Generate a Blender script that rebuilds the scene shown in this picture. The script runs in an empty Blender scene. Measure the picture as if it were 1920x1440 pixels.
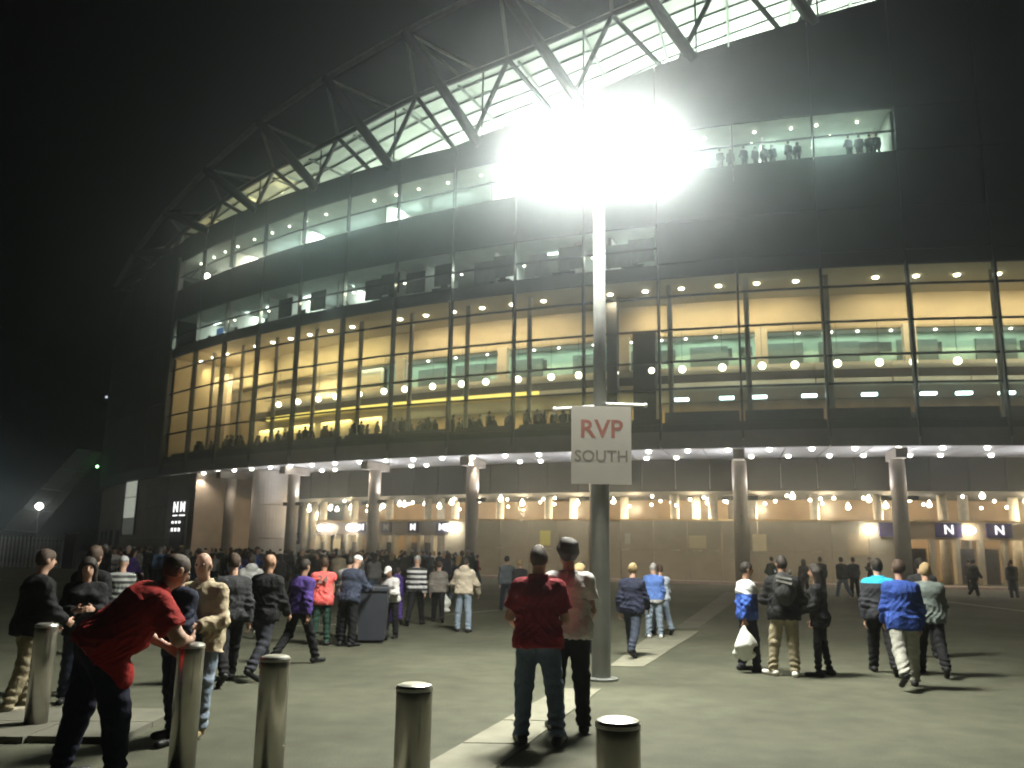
import bpy, bmesh, math, random
import numpy as np
from mathutils import Matrix, Vector

R_ = math.radians
rnd = random.Random(7)
S = 1.09375                       # metres per survey unit (the plan was measured with a 1.6 unit eye height)
sc = bpy.context.scene
col = sc.collection

# ------------------------------------------------------------------ camera, world, exposure
cam_d = bpy.data.cameras.new('camera'); cam = bpy.data.objects.new('camera', cam_d); col.objects.link(cam)
cam_d.sensor_width = 36; cam_d.lens = 30.0; cam_d.clip_start = .05; cam_d.clip_end = 1500
PITCH, ROLL = R_(11.15), R_(.87)
fw = Vector((0, math.cos(PITCH), math.sin(PITCH))); r0 = Vector((1, 0, 0)); u0 = r0.cross(fw)
rt = r0*math.cos(ROLL) + u0*math.sin(ROLL); up = -r0*math.sin(ROLL) + u0*math.cos(ROLL)
cam.matrix_world = Matrix(((rt.x, up.x, -fw.x, 0), (rt.y, up.y, -fw.y, 0), (rt.z, up.z, -fw.z, 1.75), (0, 0, 0, 1)))
cam_d.dof.use_dof = True; cam_d.dof.focus_distance = 2.2; cam_d.dof.aperture_fstop = 7.0
sc.camera = cam

wd = bpy.data.worlds.new('World'); sc.world = wd; wd.use_nodes = True
nt = wd.node_tree; bg = nt.nodes['Background']
sky = nt.nodes.new('ShaderNodeTexSky'); sky.sky_type = 'NISHITA'; sky.sun_disc = False
sky.sun_elevation = R_(-9); sky.sun_rotation = R_(200)
nt.links.new(sky.outputs[0], bg.inputs[0]); bg.inputs[1].default_value = 0.06
vs = sc.view_settings; vs.view_transform = 'Standard'; vs.look = 'None'; vs.exposure = 1.0; vs.gamma = 1; vs.use_curve_mapping = False
cy = sc.cycles
cy.use_denoising = True; cy.max_bounces = 6; cy.diffuse_bounces = 2; cy.glossy_bounces = 2; cy.transmission_bounces = 2
cy.volume_bounces = 0; cy.transparent_max_bounces = 24; cy.sample_clamp_indirect = 3.0; cy.sample_clamp_direct = 0
cy.use_light_tree = True; cy.caustics_reflective = False; cy.caustics_refractive = False
cy.light_sampling_threshold = 0.005

# ------------------------------------------------------------------ materials
MATS = {}
def mat(name, c, rough=.7, metal=0, var=.15, scale=3.0, bump=0, bscale=40, spec=.4, emit=None, es=0):
    if name in MATS: return MATS[name]
    m = bpy.data.materials.new(name); m.use_nodes = True; n = m.node_tree; b = n.nodes['Principled BSDF']
    b.inputs['Roughness'].default_value = rough; b.inputs['Metallic'].default_value = metal
    b.inputs['Specular IOR Level'].default_value = spec
    tc = n.nodes.new('ShaderNodeTexCoord')
    if var:
        nz = n.nodes.new('ShaderNodeTexNoise'); nz.inputs['Scale'].default_value = scale; nz.inputs['Detail'].default_value = 5
        n.links.new(tc.outputs['Object'], nz.inputs['Vector'])
        rp = n.nodes.new('ShaderNodeValToRGB')
        rp.color_ramp.elements[0].position = .3; rp.color_ramp.elements[1].position = .7
        rp.color_ramp.elements[0].color = (*[v*(1-var) for v in c], 1); rp.color_ramp.elements[1].color = (*[min(1, v*(1+var)) for v in c], 1)
        n.links.new(nz.outputs[0], rp.inputs[0]); n.links.new(rp.outputs[0], b.inputs['Base Color'])
    else: b.inputs['Base Color'].default_value = (*c, 1)
    if bump:
        n2 = n.nodes.new('ShaderNodeTexNoise'); n2.inputs['Scale'].default_value = bscale; n2.inputs['Detail'].default_value = 4
        n.links.new(tc.outputs['Object'], n2.inputs['Vector'])
        bp = n.nodes.new('ShaderNodeBump'); bp.inputs['Strength'].default_value = bump; bp.inputs['Distance'].default_value = .02
        n.links.new(n2.outputs[0], bp.inputs['Height']); n.links.new(bp.outputs[0], b.inputs['Normal'])
    if emit:
        b.inputs['Emission Color'].default_value = (*emit, 1); b.inputs['Emission Strength'].default_value = es
    MATS[name] = m; return m
def emat(name, c, s, sample='NONE'):
    if name in MATS: return MATS[name]
    m = bpy.data.materials.new(name); m.use_nodes = True; n = m.node_tree; n.nodes.clear()
    e = n.nodes.new('ShaderNodeEmission'); e.inputs[0].default_value = (*c, 1); e.inputs[1].default_value = s
    o = n.nodes.new('ShaderNodeOutputMaterial'); n.links.new(e.outputs[0], o.inputs[0])
    m.cycles.emission_sampling = sample; MATS[name] = m; return m
def glass(name, tint=(.93, .96, .94), gl=.05):
    m = bpy.data.materials.new(name); m.use_nodes = True; n = m.node_tree; n.nodes.clear()
    t = n.nodes.new('ShaderNodeBsdfTransparent'); t.inputs[0].default_value = (*tint, 1)
    g = n.nodes.new('ShaderNodeBsdfGlossy'); g.inputs['Roughness'].default_value = .04
    f = n.nodes.new('ShaderNodeFresnel'); ge = n.nodes.new('ShaderNodeNewGeometry')
    io = n.nodes.new('ShaderNodeMapRange'); io.inputs[3].default_value = 1.45; io.inputs[4].default_value = 1/1.45
    n.links.new(ge.outputs['Backfacing'], io.inputs[0]); n.links.new(io.outputs[0], f.inputs[0])
    mx = n.nodes.new('ShaderNodeMixShader'); o = n.nodes.new('ShaderNodeOutputMaterial')
    n.links.new(f.outputs[0], mx.inputs[0]); n.links.new(t.outputs[0], mx.inputs[1]); n.links.new(g.outputs[0], mx.inputs[2])
    n.links.new(mx.outputs[0], o.inputs[0]); MATS[name] = m; return m

# ------------------------------------------------------------------ mesh helpers
def mesh_from(name, verts, faces, material=None, smooth=False, fix=True):
    me = bpy.data.meshes.new(name); me.from_pydata(verts, [], faces)
    if fix:
        bm = bmesh.new(); bm.from_mesh(me); bmesh.ops.recalc_face_normals(bm, faces=bm.faces); bm.to_mesh(me); bm.free()
    if smooth:
        me.polygons.foreach_set('use_smooth', [True]*len(me.polygons))
    if material: me.materials.append(material)
    me.update(); return me
def obj(name, me, parent=None, loc=(0, 0, 0), rot=(0, 0, 0)):
    o = bpy.data.objects.new(name, me); col.objects.link(o); o.parent = parent; o.location = loc; o.rotation_euler = rot; return o
def tag(o, label, cat, group=None, kind=None):
    o['label'] = label
    if cat: o['category'] = cat
    if group: o['group'] = group
    if kind: o['kind'] = kind
    return o
def empty(name, loc, rz=0):
    o = bpy.data.objects.new(name, None); col.objects.link(o); o.location = loc; o.rotation_euler = (0, 0, rz); o.empty_display_size = .2; return o

class MB:
    def __init__(s): s.v = []; s.f = []
    def add(s, v, f):
        b = len(s.v); s.v += [tuple(p) for p in v]; s.f += [tuple(i+b for i in q) for q in f]; return s
    def box(s, c, d, rot=None):
        x, y, z = d[0]/2, d[1]/2, d[2]/2
        v = [Vector(p) for p in ((-x,-y,-z),(x,-y,-z),(x,y,-z),(-x,y,-z),(-x,-y,z),(x,-y,z),(x,y,z),(-x,y,z))]
        if rot is not None: v = [rot @ p for p in v]
        v = [p+Vector(c) for p in v]
        return s.add(v, [(0,3,2,1),(4,5,6,7),(0,1,5,4),(1,2,6,5),(2,3,7,6),(3,0,4,7)])
    def tube(s, a, b, ra, rb=None, n=12, cap=True):
        a, b = Vector(a), Vector(b); rb = ra if rb is None else rb
        d = (b-a).normalized(); w = d.orthogonal().normalized(); u = d.cross(w)
        v = [a+(w*math.cos(t)+u*math.sin(t))*ra for t in [2*math.pi*i/n for i in range(n)]] + [b+(w*math.cos(t)+u*math.sin(t))*rb for t in [2*math.pi*i/n for i in range(n)]]
        f = [(i, (i+1) % n, n+(i+1) % n, n+i) for i in range(n)]
        if cap: f += [tuple(range(n-1, -1, -1)), tuple(range(n, 2*n))]
        return s.add(v, f)
    def lathe(s, prof, n=16, c=(0, 0, 0)):
        v = []; f = []
        for r, z in prof: v += [(c[0]+r*math.cos(2*math.pi*i/n), c[1]+r*math.sin(2*math.pi*i/n), c[2]+z) for i in range(n)]
        for j in range(len(prof)-1): f += [(j*n+i, j*n+(i+1) % n, (j+1)*n+(i+1) % n, (j+1)*n+i) for i in range(n)]
        f += [tuple(range(n-1, -1, -1)), tuple(range((len(prof)-1)*n, len(prof)*n))]
        return s.add(v, f)
    def ball(s, c, r, n=12, m=8, sq=(1, 1, 1)):
        prof = [(max(1e-4, math.sin(math.pi*j/m))*r, -math.cos(math.pi*j/m)*r) for j in range(m+1)]
        b = len(s.v); s.lathe(prof, n)
        for i in range(b, len(s.v)):
            p = s.v[i]; s.v[i] = (c[0]+p[0]*sq[0], c[1]+p[1]*sq[1], c[2]+p[2]*sq[2])
        return s
    def arc(s, t0, t1, ra, rb, z0, z1, n=4, z0b=None, z1b=None):
        """curved box about the origin, angles in degrees measured from -Y; z may change linearly to z0b/z1b"""
        v = []; f = []
        for i in range(n+1):
            k = i/n; t = R_(t0+(t1-t0)*k); sn, cs = math.sin(t), -math.cos(t)
            a = z0 if z0b is None else z0+(z0b-z0)*k; b = z1 if z1b is None else z1+(z1b-z1)*k
            v += [(ra*sn, ra*cs, a), (rb*sn, rb*cs, a), (rb*sn, rb*cs, b), (ra*sn, ra*cs, b)]
        for i in range(n):
            p, q = i*4, i*4+4
            f += [(p, p+1, q+1, q), (p+1, p+2, q+2, q+1), (p+2, p+3, q+3, q+2), (p+3, p, q, q+3)]
        f += [(0, 3, 2, 1), (n*4, n*4+1, n*4+2, n*4+3)]
        return s.add(v, f)
    def mesh(s, name, m, smooth=False): return mesh_from(name, s.v, s.f, m, smooth)

def text_mesh(body, size, m, depth=.01, font_bold=.02):
    cu = bpy.data.curves.new('lettering', 'FONT'); cu.body = body; cu.size = size; cu.align_x = 'CENTER'; cu.align_y = 'CENTER'
    cu.extrude = depth; cu.offset = font_bold*size; cu.resolution_u = 3
    o = bpy.data.objects.new('t', cu); col.objects.link(o)
    dg = bpy.context.evaluated_depsgraph_get(); me = bpy.data.meshes.new_from_object(o.evaluated_get(dg))
    bpy.data.objects.remove(o); me.materials.clear(); me.materials.append(m); return me
def lamp(name, kind, parent, loc, power, color, rot=(0, 0, 0), size=.2, cone=100, blend=.6, sy=None):
    l = bpy.data.lights.new(name, kind); l.energy = power; l.color = color
    if kind == 'AREA':
        l.size = size
        if sy: l.shape = 'RECTANGLE'; l.size_y = sy
    else:
        l.shadow_soft_size = size
        if kind == 'SPOT': l.spot_size = R_(cone); l.spot_blend = blend
    o = bpy.data.objects.new(name, l); col.objects.link(o); o.parent = parent; o.location = loc; o.rotation_euler = rot; return o

# palette
STEEL = mat('brushed steel', (.50, .48, .43), .27, .92, .15, 6)
DARKMETAL = mat('dark anodised metal', (.045, .047, .05), .5, .4, .2, 2)
CLAD = mat('dark grey cladding', (.030, .030, .033), .7, 0, .25, .6)
LOUV = mat('black louvre', (.018, .017, .017), .7, 0, .25, .6)
FASC = mat('grey fascia metal', (.12, .115, .115), .45, .3, .15, 1)
SOFF = mat('white soffit board', (.62, .61, .62), .6, 0, .06, .5)
STONE = mat('beige stone', (.36, .30, .24), .75, 0, .14, 1.2, .15, 14)
CONC = mat('pale concrete', (.42, .37, .32), .8, 0, .12, 1.5, .2, 20)
BEIGE = mat('beige plaster', (.54, .45, .30), .8, 0, .05, 1)
GREENW = mat('pale green wall', (.36, .50, .40), .8, 0, .08, 1)
GREYG = mat('grey green wall', (.38, .44, .40), .8, 0, .12, 1)
BROWN = mat('dark brown band', (.035, .022, .018), .6, 0, .2, 2)
CREAM = mat('cream slab edge', (.62, .55, .42), .7, 0, .06, 2)
WARMW = mat('warm brown wall', (.34, .24, .14), .8, 0, .2, .8)
BRASS = mat('brass rail', (.55, .40, .18), .3, .8, .1, 4)
PANELB = mat('brushed bronze panel', (.42, .37, .26), .5, .25, .12, 1)
GLASS = glass('window glass')
FLOORM = mat('dark floor', (.12, .11, .10), .6, 0, .2, 1)
DARKDOOR = mat('dark door', (.03, .028, .03), .6, 0, .2, 2)
BLACK = mat('black', (.012, .012, .013), .6, 0, .1, 2)
WHITE = mat('white paint', (.72, .72, .70), .6, 0, .06, 3)

BLOOM_HAZE = 0.0031  # density of the volume added for the floodlight's bloom
BOLL = [(-4.56, 8.75), (-2.56, 7.19), (-1.68, 6.44), (-.54, 5.21), (.52, 4.23)]

# ------------------------------------------------------------------ ground
def ground_mat():
    m = bpy.data.materials.new('asphalt'); m.use_nodes = True; n = m.node_tree; b = n.nodes['Principled BSDF']; L = n.links
    tc = n.nodes.new('ShaderNodeTexCoord')
    def nz(sc_, det=6):
        x = n.nodes.new('ShaderNodeTexNoise'); x.inputs['Scale'].default_value = sc_; x.inputs['Detail'].default_value = det; L.new(tc.outputs['Object'], x.inputs['Vector']); return x
    a, c, d = nz(.25), nz(2.5), nz(90, 3)
    r = n.nodes.new('ShaderNodeValToRGB'); r.color_ramp.elements[0].position = .32; r.color_ramp.elements[1].position = .68
    r.color_ramp.elements[0].color = (.068, .071, .050, 1); r.color_ramp.elements[1].color = (.118, .122, .088, 1); L.new(a.outputs[0], r.inputs[0])
    r2 = n.nodes.new('ShaderNodeValToRGB'); r2.color_ramp.elements[0].position = .3; r2.color_ramp.elements[1].position = .7
    r2.color_ramp.elements[0].color = (.74, .74, .74, 1); r2.color_ramp.elements[1].color = (1.12, 1.12, 1.12, 1); L.new(c.outputs[0], r2.inputs[0])
    r3 = n.nodes.new('ShaderNodeValToRGB'); r3.color_ramp.elements[0].position = .35; r3.color_ramp.elements[1].position = .65
    r3.color_ramp.elements[0].color = (.6, .6, .6, 1); r3.color_ramp.elements[1].color = (1.3, 1.3, 1.25, 1); L.new(d.outputs[0], r3.inputs[0])
    m1 = n.nodes.new('ShaderNodeMixRGB'); m1.blend_type = 'MULTIPLY'; m1.inputs[0].default_value = 1; L.new(r.outputs[0], m1.inputs[1]); L.new(r2.outputs[0], m1.inputs[2])
    m2 = n.nodes.new('ShaderNodeMixRGB'); m2.blend_type = 'MULTIPLY'; m2.inputs[0].default_value = 1; L.new(m1.outputs[0], m2.inputs[1]); L.new(r3.outputs[0], m2.inputs[2])
    L.new(m2.outputs[0], b.inputs['Base Color']); b.inputs['Roughness'].default_value = .8; b.inputs['Specular IOR Level'].default_value = .3
    bp = n.nodes.new('ShaderNodeBump'); bp.inputs['Strength'].default_value = .35; bp.inputs['Distance'].default_value = .01; L.new(d.outputs[0], bp.inputs['Height']); L.new(bp.outputs[0], b.inputs['Normal'])
    return m
g = obj('ground', mesh_from('ground', [(-260, -60, 0), (260, -60, 0), (260, 320, 0), (-260, 320, 0)], [(0, 1, 2, 3)], ground_mat(), fix=False))
g['kind'] = 'structure'
PAVE = mat('pale paving', (.22, .217, .165), .75, 0, .18, 2.5, .25, 60)
PAVE2 = mat('worn grey paving', (.15, .148, .118), .8, 0, .2, 1.5, .25, 60)
PAINT = mat('road paint', (.42, .41, .36), .7, 0, .3, 3)
def strip(name, pts, z, m, kind='structure'):
    o = obj(name, mesh_from(name, [(x*S, y*S, z) for x, y in pts], [tuple(range(len(pts)))], m, fix=False)); o['kind'] = kind; return o
pav = empty('paving_strip', (0.9*S, 10*S, 0)); pav['kind'] = 'structure'
def slabs(y0, y1, x0, w0, w1, n, m):
    for i in range(n):
        a = y0+(y1-y0)*i/n; b = y0+(y1-y0)*(i+1)/n-.02
        def xc(y): return x0+(y-y0)*.318
        def ww(y): return w0+(w1-w0)*(y-y0)/(y1-y0)
        z0, z1 = .001, .008+.002*(i % 3)
        p = [(xc(a)-ww(a)/2, a), (xc(a)+ww(a)/2, a), (xc(b)+ww(b)/2, b), (xc(b)-ww(b)/2, b)]
        v = [(x*S-.9*S, y*S-10*S, z0) for x, y in p]+[(x*S-.9*S, y*S-10*S, z1) for x, y in p]
        obj('paving_slab', mesh_from('paving_slab', v, [(0,3,2,1),(4,5,6,7),(0,1,5,4),(1,2,6,5),(2,3,7,6),(3,0,4,7)], m), pav)
slabs(3.6, 10.78, -1.4, .62, .50, 7, PAVE)
slabs(12.9, 18.9, 1.72, .50, .92, 5, PAVE)
slabs(19.6, 39, 3.95, .5, .9, 10, PAVE2)
strip('road_marking', [(17.2, 44), (17.35, 44), (16.25, 24), (16.07, 24)], .004, PAINT)
strip('road_marking', [(-4.6, 18.6), (-4.6, 18.72), (-2.4, 20.3), (-2.4, 20.16)], .004, PAINT)
strip('road_marking', [(-1.6, 22.6), (-1.6, 22.74), (.6, 26.2), (.6, 26.0)], .004, PAINT)
strip('road_marking', [(-5.6, 16.0), (-5.6, 16.08), (-4.9, 16.3), (-4.9, 16.2)], .004, PAINT)
# raised paved footway with a kerb, near the bollards on the near side
fway = empty('pavement', (-6.5*S, 7.8*S, 0)); fway['kind'] = 'structure'
for i in range(9):
    for j in range(2):
        x0 = -10.2+i*.78; y0 = 7.47+j*.66+(-.025)*(i-8)*0 + (i-8)*-.075*-1*.5
        mb = MB().box((x0*S+.39*S+6.5*S, (y0+.33)*S-7.8*S, .03), (.765*S, .645*S, .06))
        obj('paving_slab', mb.mesh('paving_slab', PAVE2 if (i+j) % 3 else mat('paving grey', (.17, .168, .13), .8, 0, .2, 2, .2, 50)), fway)
# ------------------------------------------------------------------ stadium
CX, CY, RF = 35.25, 128.1, 87.24
BAY = 2.78; T0 = -46.0; NB = 17
def th(k): return T0+BAY*k
stad = empty('stadium', (CX*S, CY*S, 0))
tag(stad, 'large curved glass fronted stadium with lit galleries and roof truss', 'stadium')
_cache = {}
def arcpart(name, t, dt, ra, rb, z0, z1, m, n=4, parent=None, z0b=None, z1b=None):
    key = (name, round(dt, 3), ra, rb, z0, z1, m.name, n, z0b, z1b)
    if key not in _cache:
        _cache[key] = MB().arc(0, dt, ra*S, rb*S, z0*S, z1*S, n, None if z0b is None else z0b*S, None if z1b is None else z1b*S).mesh(name, m)
    return obj(name, _cache[key], parent or stad, (0, 0, 0), (0, 0, R_(t)))
def radial(name, t, me, r, z, parent=None, tilt=0):
    """place a mesh (its -Y side outwards) at angle t, radius r, height z"""
    a = R_(t); return obj(name, me, parent or stad, (r*S*math.sin(a), -r*S*math.cos(a), z*S), (tilt, 0, a))
def PP(t, r, z):
    a = R_(t); return Vector((r*S*math.sin(a), -r*S*math.cos(a), z*S))
def bpart(name, m, mb, parent=None, smooth=False): return obj(name, mb.mesh(name, m, smooth), parent or stad)

ROWS = [8.45, 10.33, 11.82, 13.6, 15.5, 16.6]
# lower glazing: panes, transoms, mullions
for k in range(NB):
    for j in range(5):
        arcpart('pane', th(k)+.05, BAY-.1, RF-.03, RF, ROWS[j]+.05, ROWS[j+1]-.05, GLASS, 3)
    for j in range(6):
        arcpart('transom', th(k)+.05, BAY-.1, RF-.08, RF+.06, ROWS[j]-.05, ROWS[j]+.05, DARKMETAL, 3)
mul = MB().box((0, -.06, 4.58*S), (.13, .40, 9.1*S)).mesh('mullion', DARKMETAL)
post = MB().tube((0, 0, 0), (0, 0, 8.3*S), .16, n=12).mesh('inner_post', mat('cream steel post', (.5, .45, .36), .5), True)
for k in range(NB+1):
    radial('mullion', th(k), mul, RF, 7.5)
    if k: radial('inner_post', th(k)+.28, post, RF-1.3, 8.3)
# fascia and soffit
for k in range(NB):
    arcpart('fascia_panel', th(k)+.03, BAY-.06, RF-.15, RF+.12, 7.1, 8.0, FASC, 3)
    arcpart('fascia_gutter', th(k), BAY, RF-.3, RF-.02, 8.0, 8.4, DARKMETAL, 3)
    for h in range(2):
        arcpart('soffit_panel', th(k)+h*BAY/2+.02, BAY/2-.04, 81.9, RF-.16, 7.13, 7.2, SOFF, 2)
        arcpart('louvre_panel', th(k)+h*BAY/2+.02, BAY/2-.04, 81.6, 81.8, 5.25, 7.12, LOUV, 2)
arcpart('floor_slab', T0, BAY*NB, 78, RF-.32, 7.21, 8.25, FLOORM, 40)
arcpart('soffit_backing', T0, BAY*NB, 81.2, RF-.33, 7.203, 7.208, DARKDOOR, 40)
# gallery behind the lower glazing
arcpart('ceiling', T0, BAY*NB, 81.9, RF-.1, 16.55, 16.75, BEIGE, 40)
arcpart('bulkhead', T0, BAY*NB, 81.9, 82.2, 14.62, 16.54, BEIGE, 40)
arcpart('bulkhead_edge', T0, BAY*NB, 81.88, 82.24, 14.5, 14.62, mat('ochre edge', (.38, .31, .18), .5), 40)
arcpart('upper_ceiling', T0, BAY*NB, 80.5, 81.88, 14.56, 14.64, WHITE, 40)
arcpart('gallery_wall', th(4.6), BAY*(NB-4.6), 80.6, 80.8, 11.96, 14.55, GREENW, 40)
arcpart('concourse_wall', T0, BAY*NB, 77.9, 78.1, 8.3, 11.5, WARMW, 40)
arcpart('gallery_wall', T0, BAY*4.6, 81.2, 81.5, 8.3, 14.48, BEIGE, 14)
arcpart('mezzanine_floor', T0+BAY*1.3, BAY*(NB-1.3), 78.11, 83.1, 11.55, 11.95, FLOORM, 40)
for k in range(NB):
    if k < 2: continue
    arcpart('slab_edge', th(k), BAY-.01, 83.1, 83.25, 11.92, 12.34, CREAM, 3)
    arcpart('slab_band', th(k), BAY-.01, 83.1, 83.3, 11.44, 11.9, BROWN, 3)
    arcpart('light_trough', th(k)+.02, BAY-.05, 83.1, 83.35, 11.16, 11.40, emat('trough yellow', (1, .74, .16), .9) if k < 8 else CREAM, 3)
    arcpart('lower_ceiling', th(k), BAY-.01, 78.11, 83.09, 11.0, 11.12, BEIGE, 3)
    arcpart('handrail', th(k)+.02, BAY-.04, 83.5, 83.56, 12.62, 12.68, mat('green rail', (.03, .08, .04), .4), 3)
    arcpart('back_counter_wall', th(k), BAY-.01, 78.11, 79.0, 8.3, 10.98, WARMW, 3)
# mezzanine: columns, doors, pictures
mcol = MB().box((0, 0, 1.3*S), (.75, .5, 2.58*S)).mesh('gallery_column', CREAM)
door = MB().box((0, 0, 1.05*S), (1.5, .12, 2.1*S)).mesh('door', mat('green grey door', (.10, .13, .11), .5))
pic = MB().box((0, 0, 0), (.85, .06, .6)).mesh('picture', mat('framed picture', (.05, .06, .05), .5, 0, .5, 4))
mural = MB().box((0, 0, 0), (2.0, .06, .8)).mesh('picture', mat('dark mural', (.07, .08, .07), .5, 0, .6, 2))
for k in range(5, NB):
    if k % 2 == 1: radial('gallery_column', th(k)+BAY*.12+.5, mcol, 82.6, 11.96)
    radial('door', th(k)+BAY*(.32+.1*(k % 3)), door, 80.88, 11.97)
    radial('door', th(k)+BAY*(.32+.1*(k % 3))+.62, door, 80.88, 11.97)
    radial('picture', th(k)+BAY*.78, pic if k % 3 else mural, 80.84, 13.65)
    if k % 2: radial('picture', th(k)+BAY*.08, pic, 80.84, 13.7)
# lift shaft behind the lamp post
bpart('lift_shaft', DARKDOOR, MB().arc(th(9.15), th(9.3), 84*S, 84.6*S, 8.3*S, 16.5*S, 2))
bpart('lift_shaft', DARKDOOR, MB().arc(th(9.52), th(9.84), 83.6*S, 84.4*S, 8.3*S, 14.4*S, 2))
# the cream stair wall at the end of the gallery
bpart('stair_wall', mat('cream curtain', (.68, .56, .42), .8, 0, .05, .6), MB().arc(T0+.3, T0+2.1, 83.5*S, 83.9*S, 8.3*S, 15.4*S, 4))
bpart('end_wall', BEIGE, MB().arc(T0+.02, T0+.2, 81.5*S, (RF-.2)*S, 8.3*S, 16.5*S, 1))
# bar counters with cold lit canopies (towards the far end of the concourse)
cnt = MB().box((0, 0, .55), (3.2, .7, 1.1)).box((0, -.02, 1.13), (3.3, .85, .06)).mesh('bar_counter', mat('blue grey counter', (.10, .13, .15), .4))
can = MB().box((0, 0, 0), (.85, .3, .15)).mesh('counter_light', emat('cold white light', (.72, 1, .98), 5))
for k in range(10, NB):
    radial('bar_counter', th(k)+BAY*.5, cnt, 83.4, 8.26)
    for q in ((.28, .80) if k % 3 else (.55,)):
        t = th(k)+BAY*(q + .09*math.sin(k*7.3+q*3))
        radial('counter_light', t, can, 84.2, 10.28)
# gallery balustrade: dark glass upstand at the foot of the glazing
for k in range(NB):
    arcpart('balustrade', th(k)+.1, BAY-.2, RF-.55, RF-.5, 8.27, 9.15 if k > 9 else 8.8, mat('smoked balustrade', (.035, .037, .04), .3, 0, .2, 2), 3)
# ------- gallery lamps
disc = MB().lathe([(.02, .05), (.17, .03), (.17, -.03), (.10, -.06)], 12).mesh('downlight', emat('warm white lens', (1, .93, .74), 9))
disc_s = MB().lathe([(.02, .04), (.08, .02), (.08, -.02), (.05, -.04)], 10).mesh('downlight', emat('warm white lens', (1, .93, .74), 9))
globe = MB().ball((0, 0, 0), .23, 14, 10).mesh('globe_lamp', emat('globe light', (1, .94, .66), 3.6, 'AUTO'), True)
gstem = MB().tube((0, 0, .22), (0, 0, 2.6), .015, n=5).mesh('stem', DARKMETAL)
WARM = (1, .79, .46)
for i in range(NB*2):
    t = T0+BAY/2*(i+.5)
    if i % 7 != 3:
        radial('downlight', t, disc, 85.3, 16.5)
        lamp('downlight_beam', 'SPOT', stad, PP(t, 85.2, 16.35), (280 if i > 9 else 300), (1, .80, .50) if i > 9 else (1, .83, .44), (R_(50), 0, R_(t)), .12, 110, .8)
    if i >= 5: obj('stem', gstem, radial('globe_lamp', t+.12*math.sin(i*2.1), globe, 84.3, 12.02))
    if i >= 10:
        radial('downlight', t+.3*math.sin(i*5), disc_s, 81.4, 14.52)
for k in range(NB):
    t = th(k)+BAY/2
    if k >= 4: lamp('gallery_light', 'AREA', stad, PP(t, 81.5, 14.45), 38, (.85, 1, .82), (0, 0, R_(t)), 3.5*S, sy=.5)
    if k >= 1: lamp('concourse_light', 'AREA', stad, PP(t, 81.3, 10.9), 160 if k < 10 else 45, (1, .84, .36) if k < 10 else (1, .82, .55), (0, 0, R_(t)), 3.2*S, sy=1.2)
lamp('stair_light', 'POINT', stad, PP(T0+3.2, 84.5, 14.5), 200, WARM, size=.2)
lamp('stair_light', 'POINT', stad, PP(T0+9.2, 82.5, 12.6), 200, (1, .85, .5), size=.2)
# ------- dark cladding bands and upper galleries
def tilt(t): return .018*(t-T0)
TOPEND = 13
MIDEND = 10
def parapet(t): return float(np.interp(t, [-62, -46, -26, -21, -17.7, -13.8, -10.2, 0], [26.9, 26.7, 26.7, 28.3, 29.7, 30.8, 31.9, 35]))
def roofz(t): return float(np.interp(t, [-52, -46, -39, -34, -30, -24.3, -20, -18.7, -10, 2], [26.2, 27.4, 28.8, 29.3, 30.6, 31.8, 33.2, 33.9, 37.2, 41]))
def topz(t): return float(np.interp(t, [-56, -50.5, -46.3, -42, -37.5, -33.7, -29, -24.6, -18, -10, 2], [25, 27, 28.7, 30.3, 32.1, 33.2, 34.6, 36, 38.2, 41, 44.5]))
for k in range(NB):
    a, b = th(k), th(k+1)
    arcpart('cladding_panel', a+.02, BAY-.04, RF-.2, RF+.03, 16.66, 17.35, CLAD, 3)
    if k < MIDEND:
        for j, (p, q) in enumerate(((17.35, 18.35), (18.35, 19.75))):
            arcpart('pane', a+.05, BAY-.1, RF-.04, RF-.01, p+.04, q-.04, GLASS, 3)
            arcpart('transom', a+.03, BAY-.06, RF-.08, RF+.05, q-.04, q+.04, DARKMETAL, 3)
    else:
        arcpart('cladding_panel', a+.02, BAY-.04, RF-.2, RF+.03, 17.4, 19.75, CLAD, 3)
    za, zb = tilt(a), tilt(b)
    bpart('cladding_panel', CLAD, MB().arc(a+.02, b-.02, (RF-.2)*S, (RF+.03)*S, 19.8*S, (22.25+za)*S, 3, 19.8*S, (22.25+zb)*S))
    if k < TOPEND:
        for p, q in ((22.3, 23.4), (23.4, 24.75)):
            bpart('pane', GLASS, MB().arc(a+.05, b-.05, (RF-.04)*S, (RF-.01)*S, (p+za+.04)*S, (q+za-.04)*S, 3, (p+zb+.04)*S, (q+zb-.04)*S))
            bpart('transom', DARKMETAL, MB().arc(a+.03, b-.03, (RF-.08)*S, (RF+.05)*S, (q+za-.035)*S, (q+za+.035)*S, 3, (q+zb-.035)*S, (q+zb+.035)*S))
    else:
        bpart('cladding_panel', CLAD, MB().arc(a+.02, b-.02, (RF-.2)*S, (RF+.03)*S, (22.3+za)*S, (24.75+za)*S, 3, (22.3+zb)*S, (24.75+zb)*S))
    bpart('cladding_panel', CLAD, MB().arc(a+.02, b-.02, (RF-.2)*S, (RF+.03)*S, (24.8+za)*S, parapet(a)*S, 3, (24.8+zb)*S, parapet(b)*S))
arcpart('cladding_light_stop', T0, BAY*NB, RF-.5, RF-.3, 19.95, 22.0, DARKDOOR, 40)  # unseen backing, added to stop roof light leaking through the panel gaps
arcpart('cladding_light_stop', th(MIDEND), BAY*(NB-MIDEND), RF-.5, RF-.3, 16.9, 19.94, DARKDOOR, 20)
arcpart('cladding_light_stop', th(TOPEND), BAY*(NB-TOPEND), RF-.5, RF-.3, 22.01, 25.6, DARKDOOR, 12)
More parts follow.
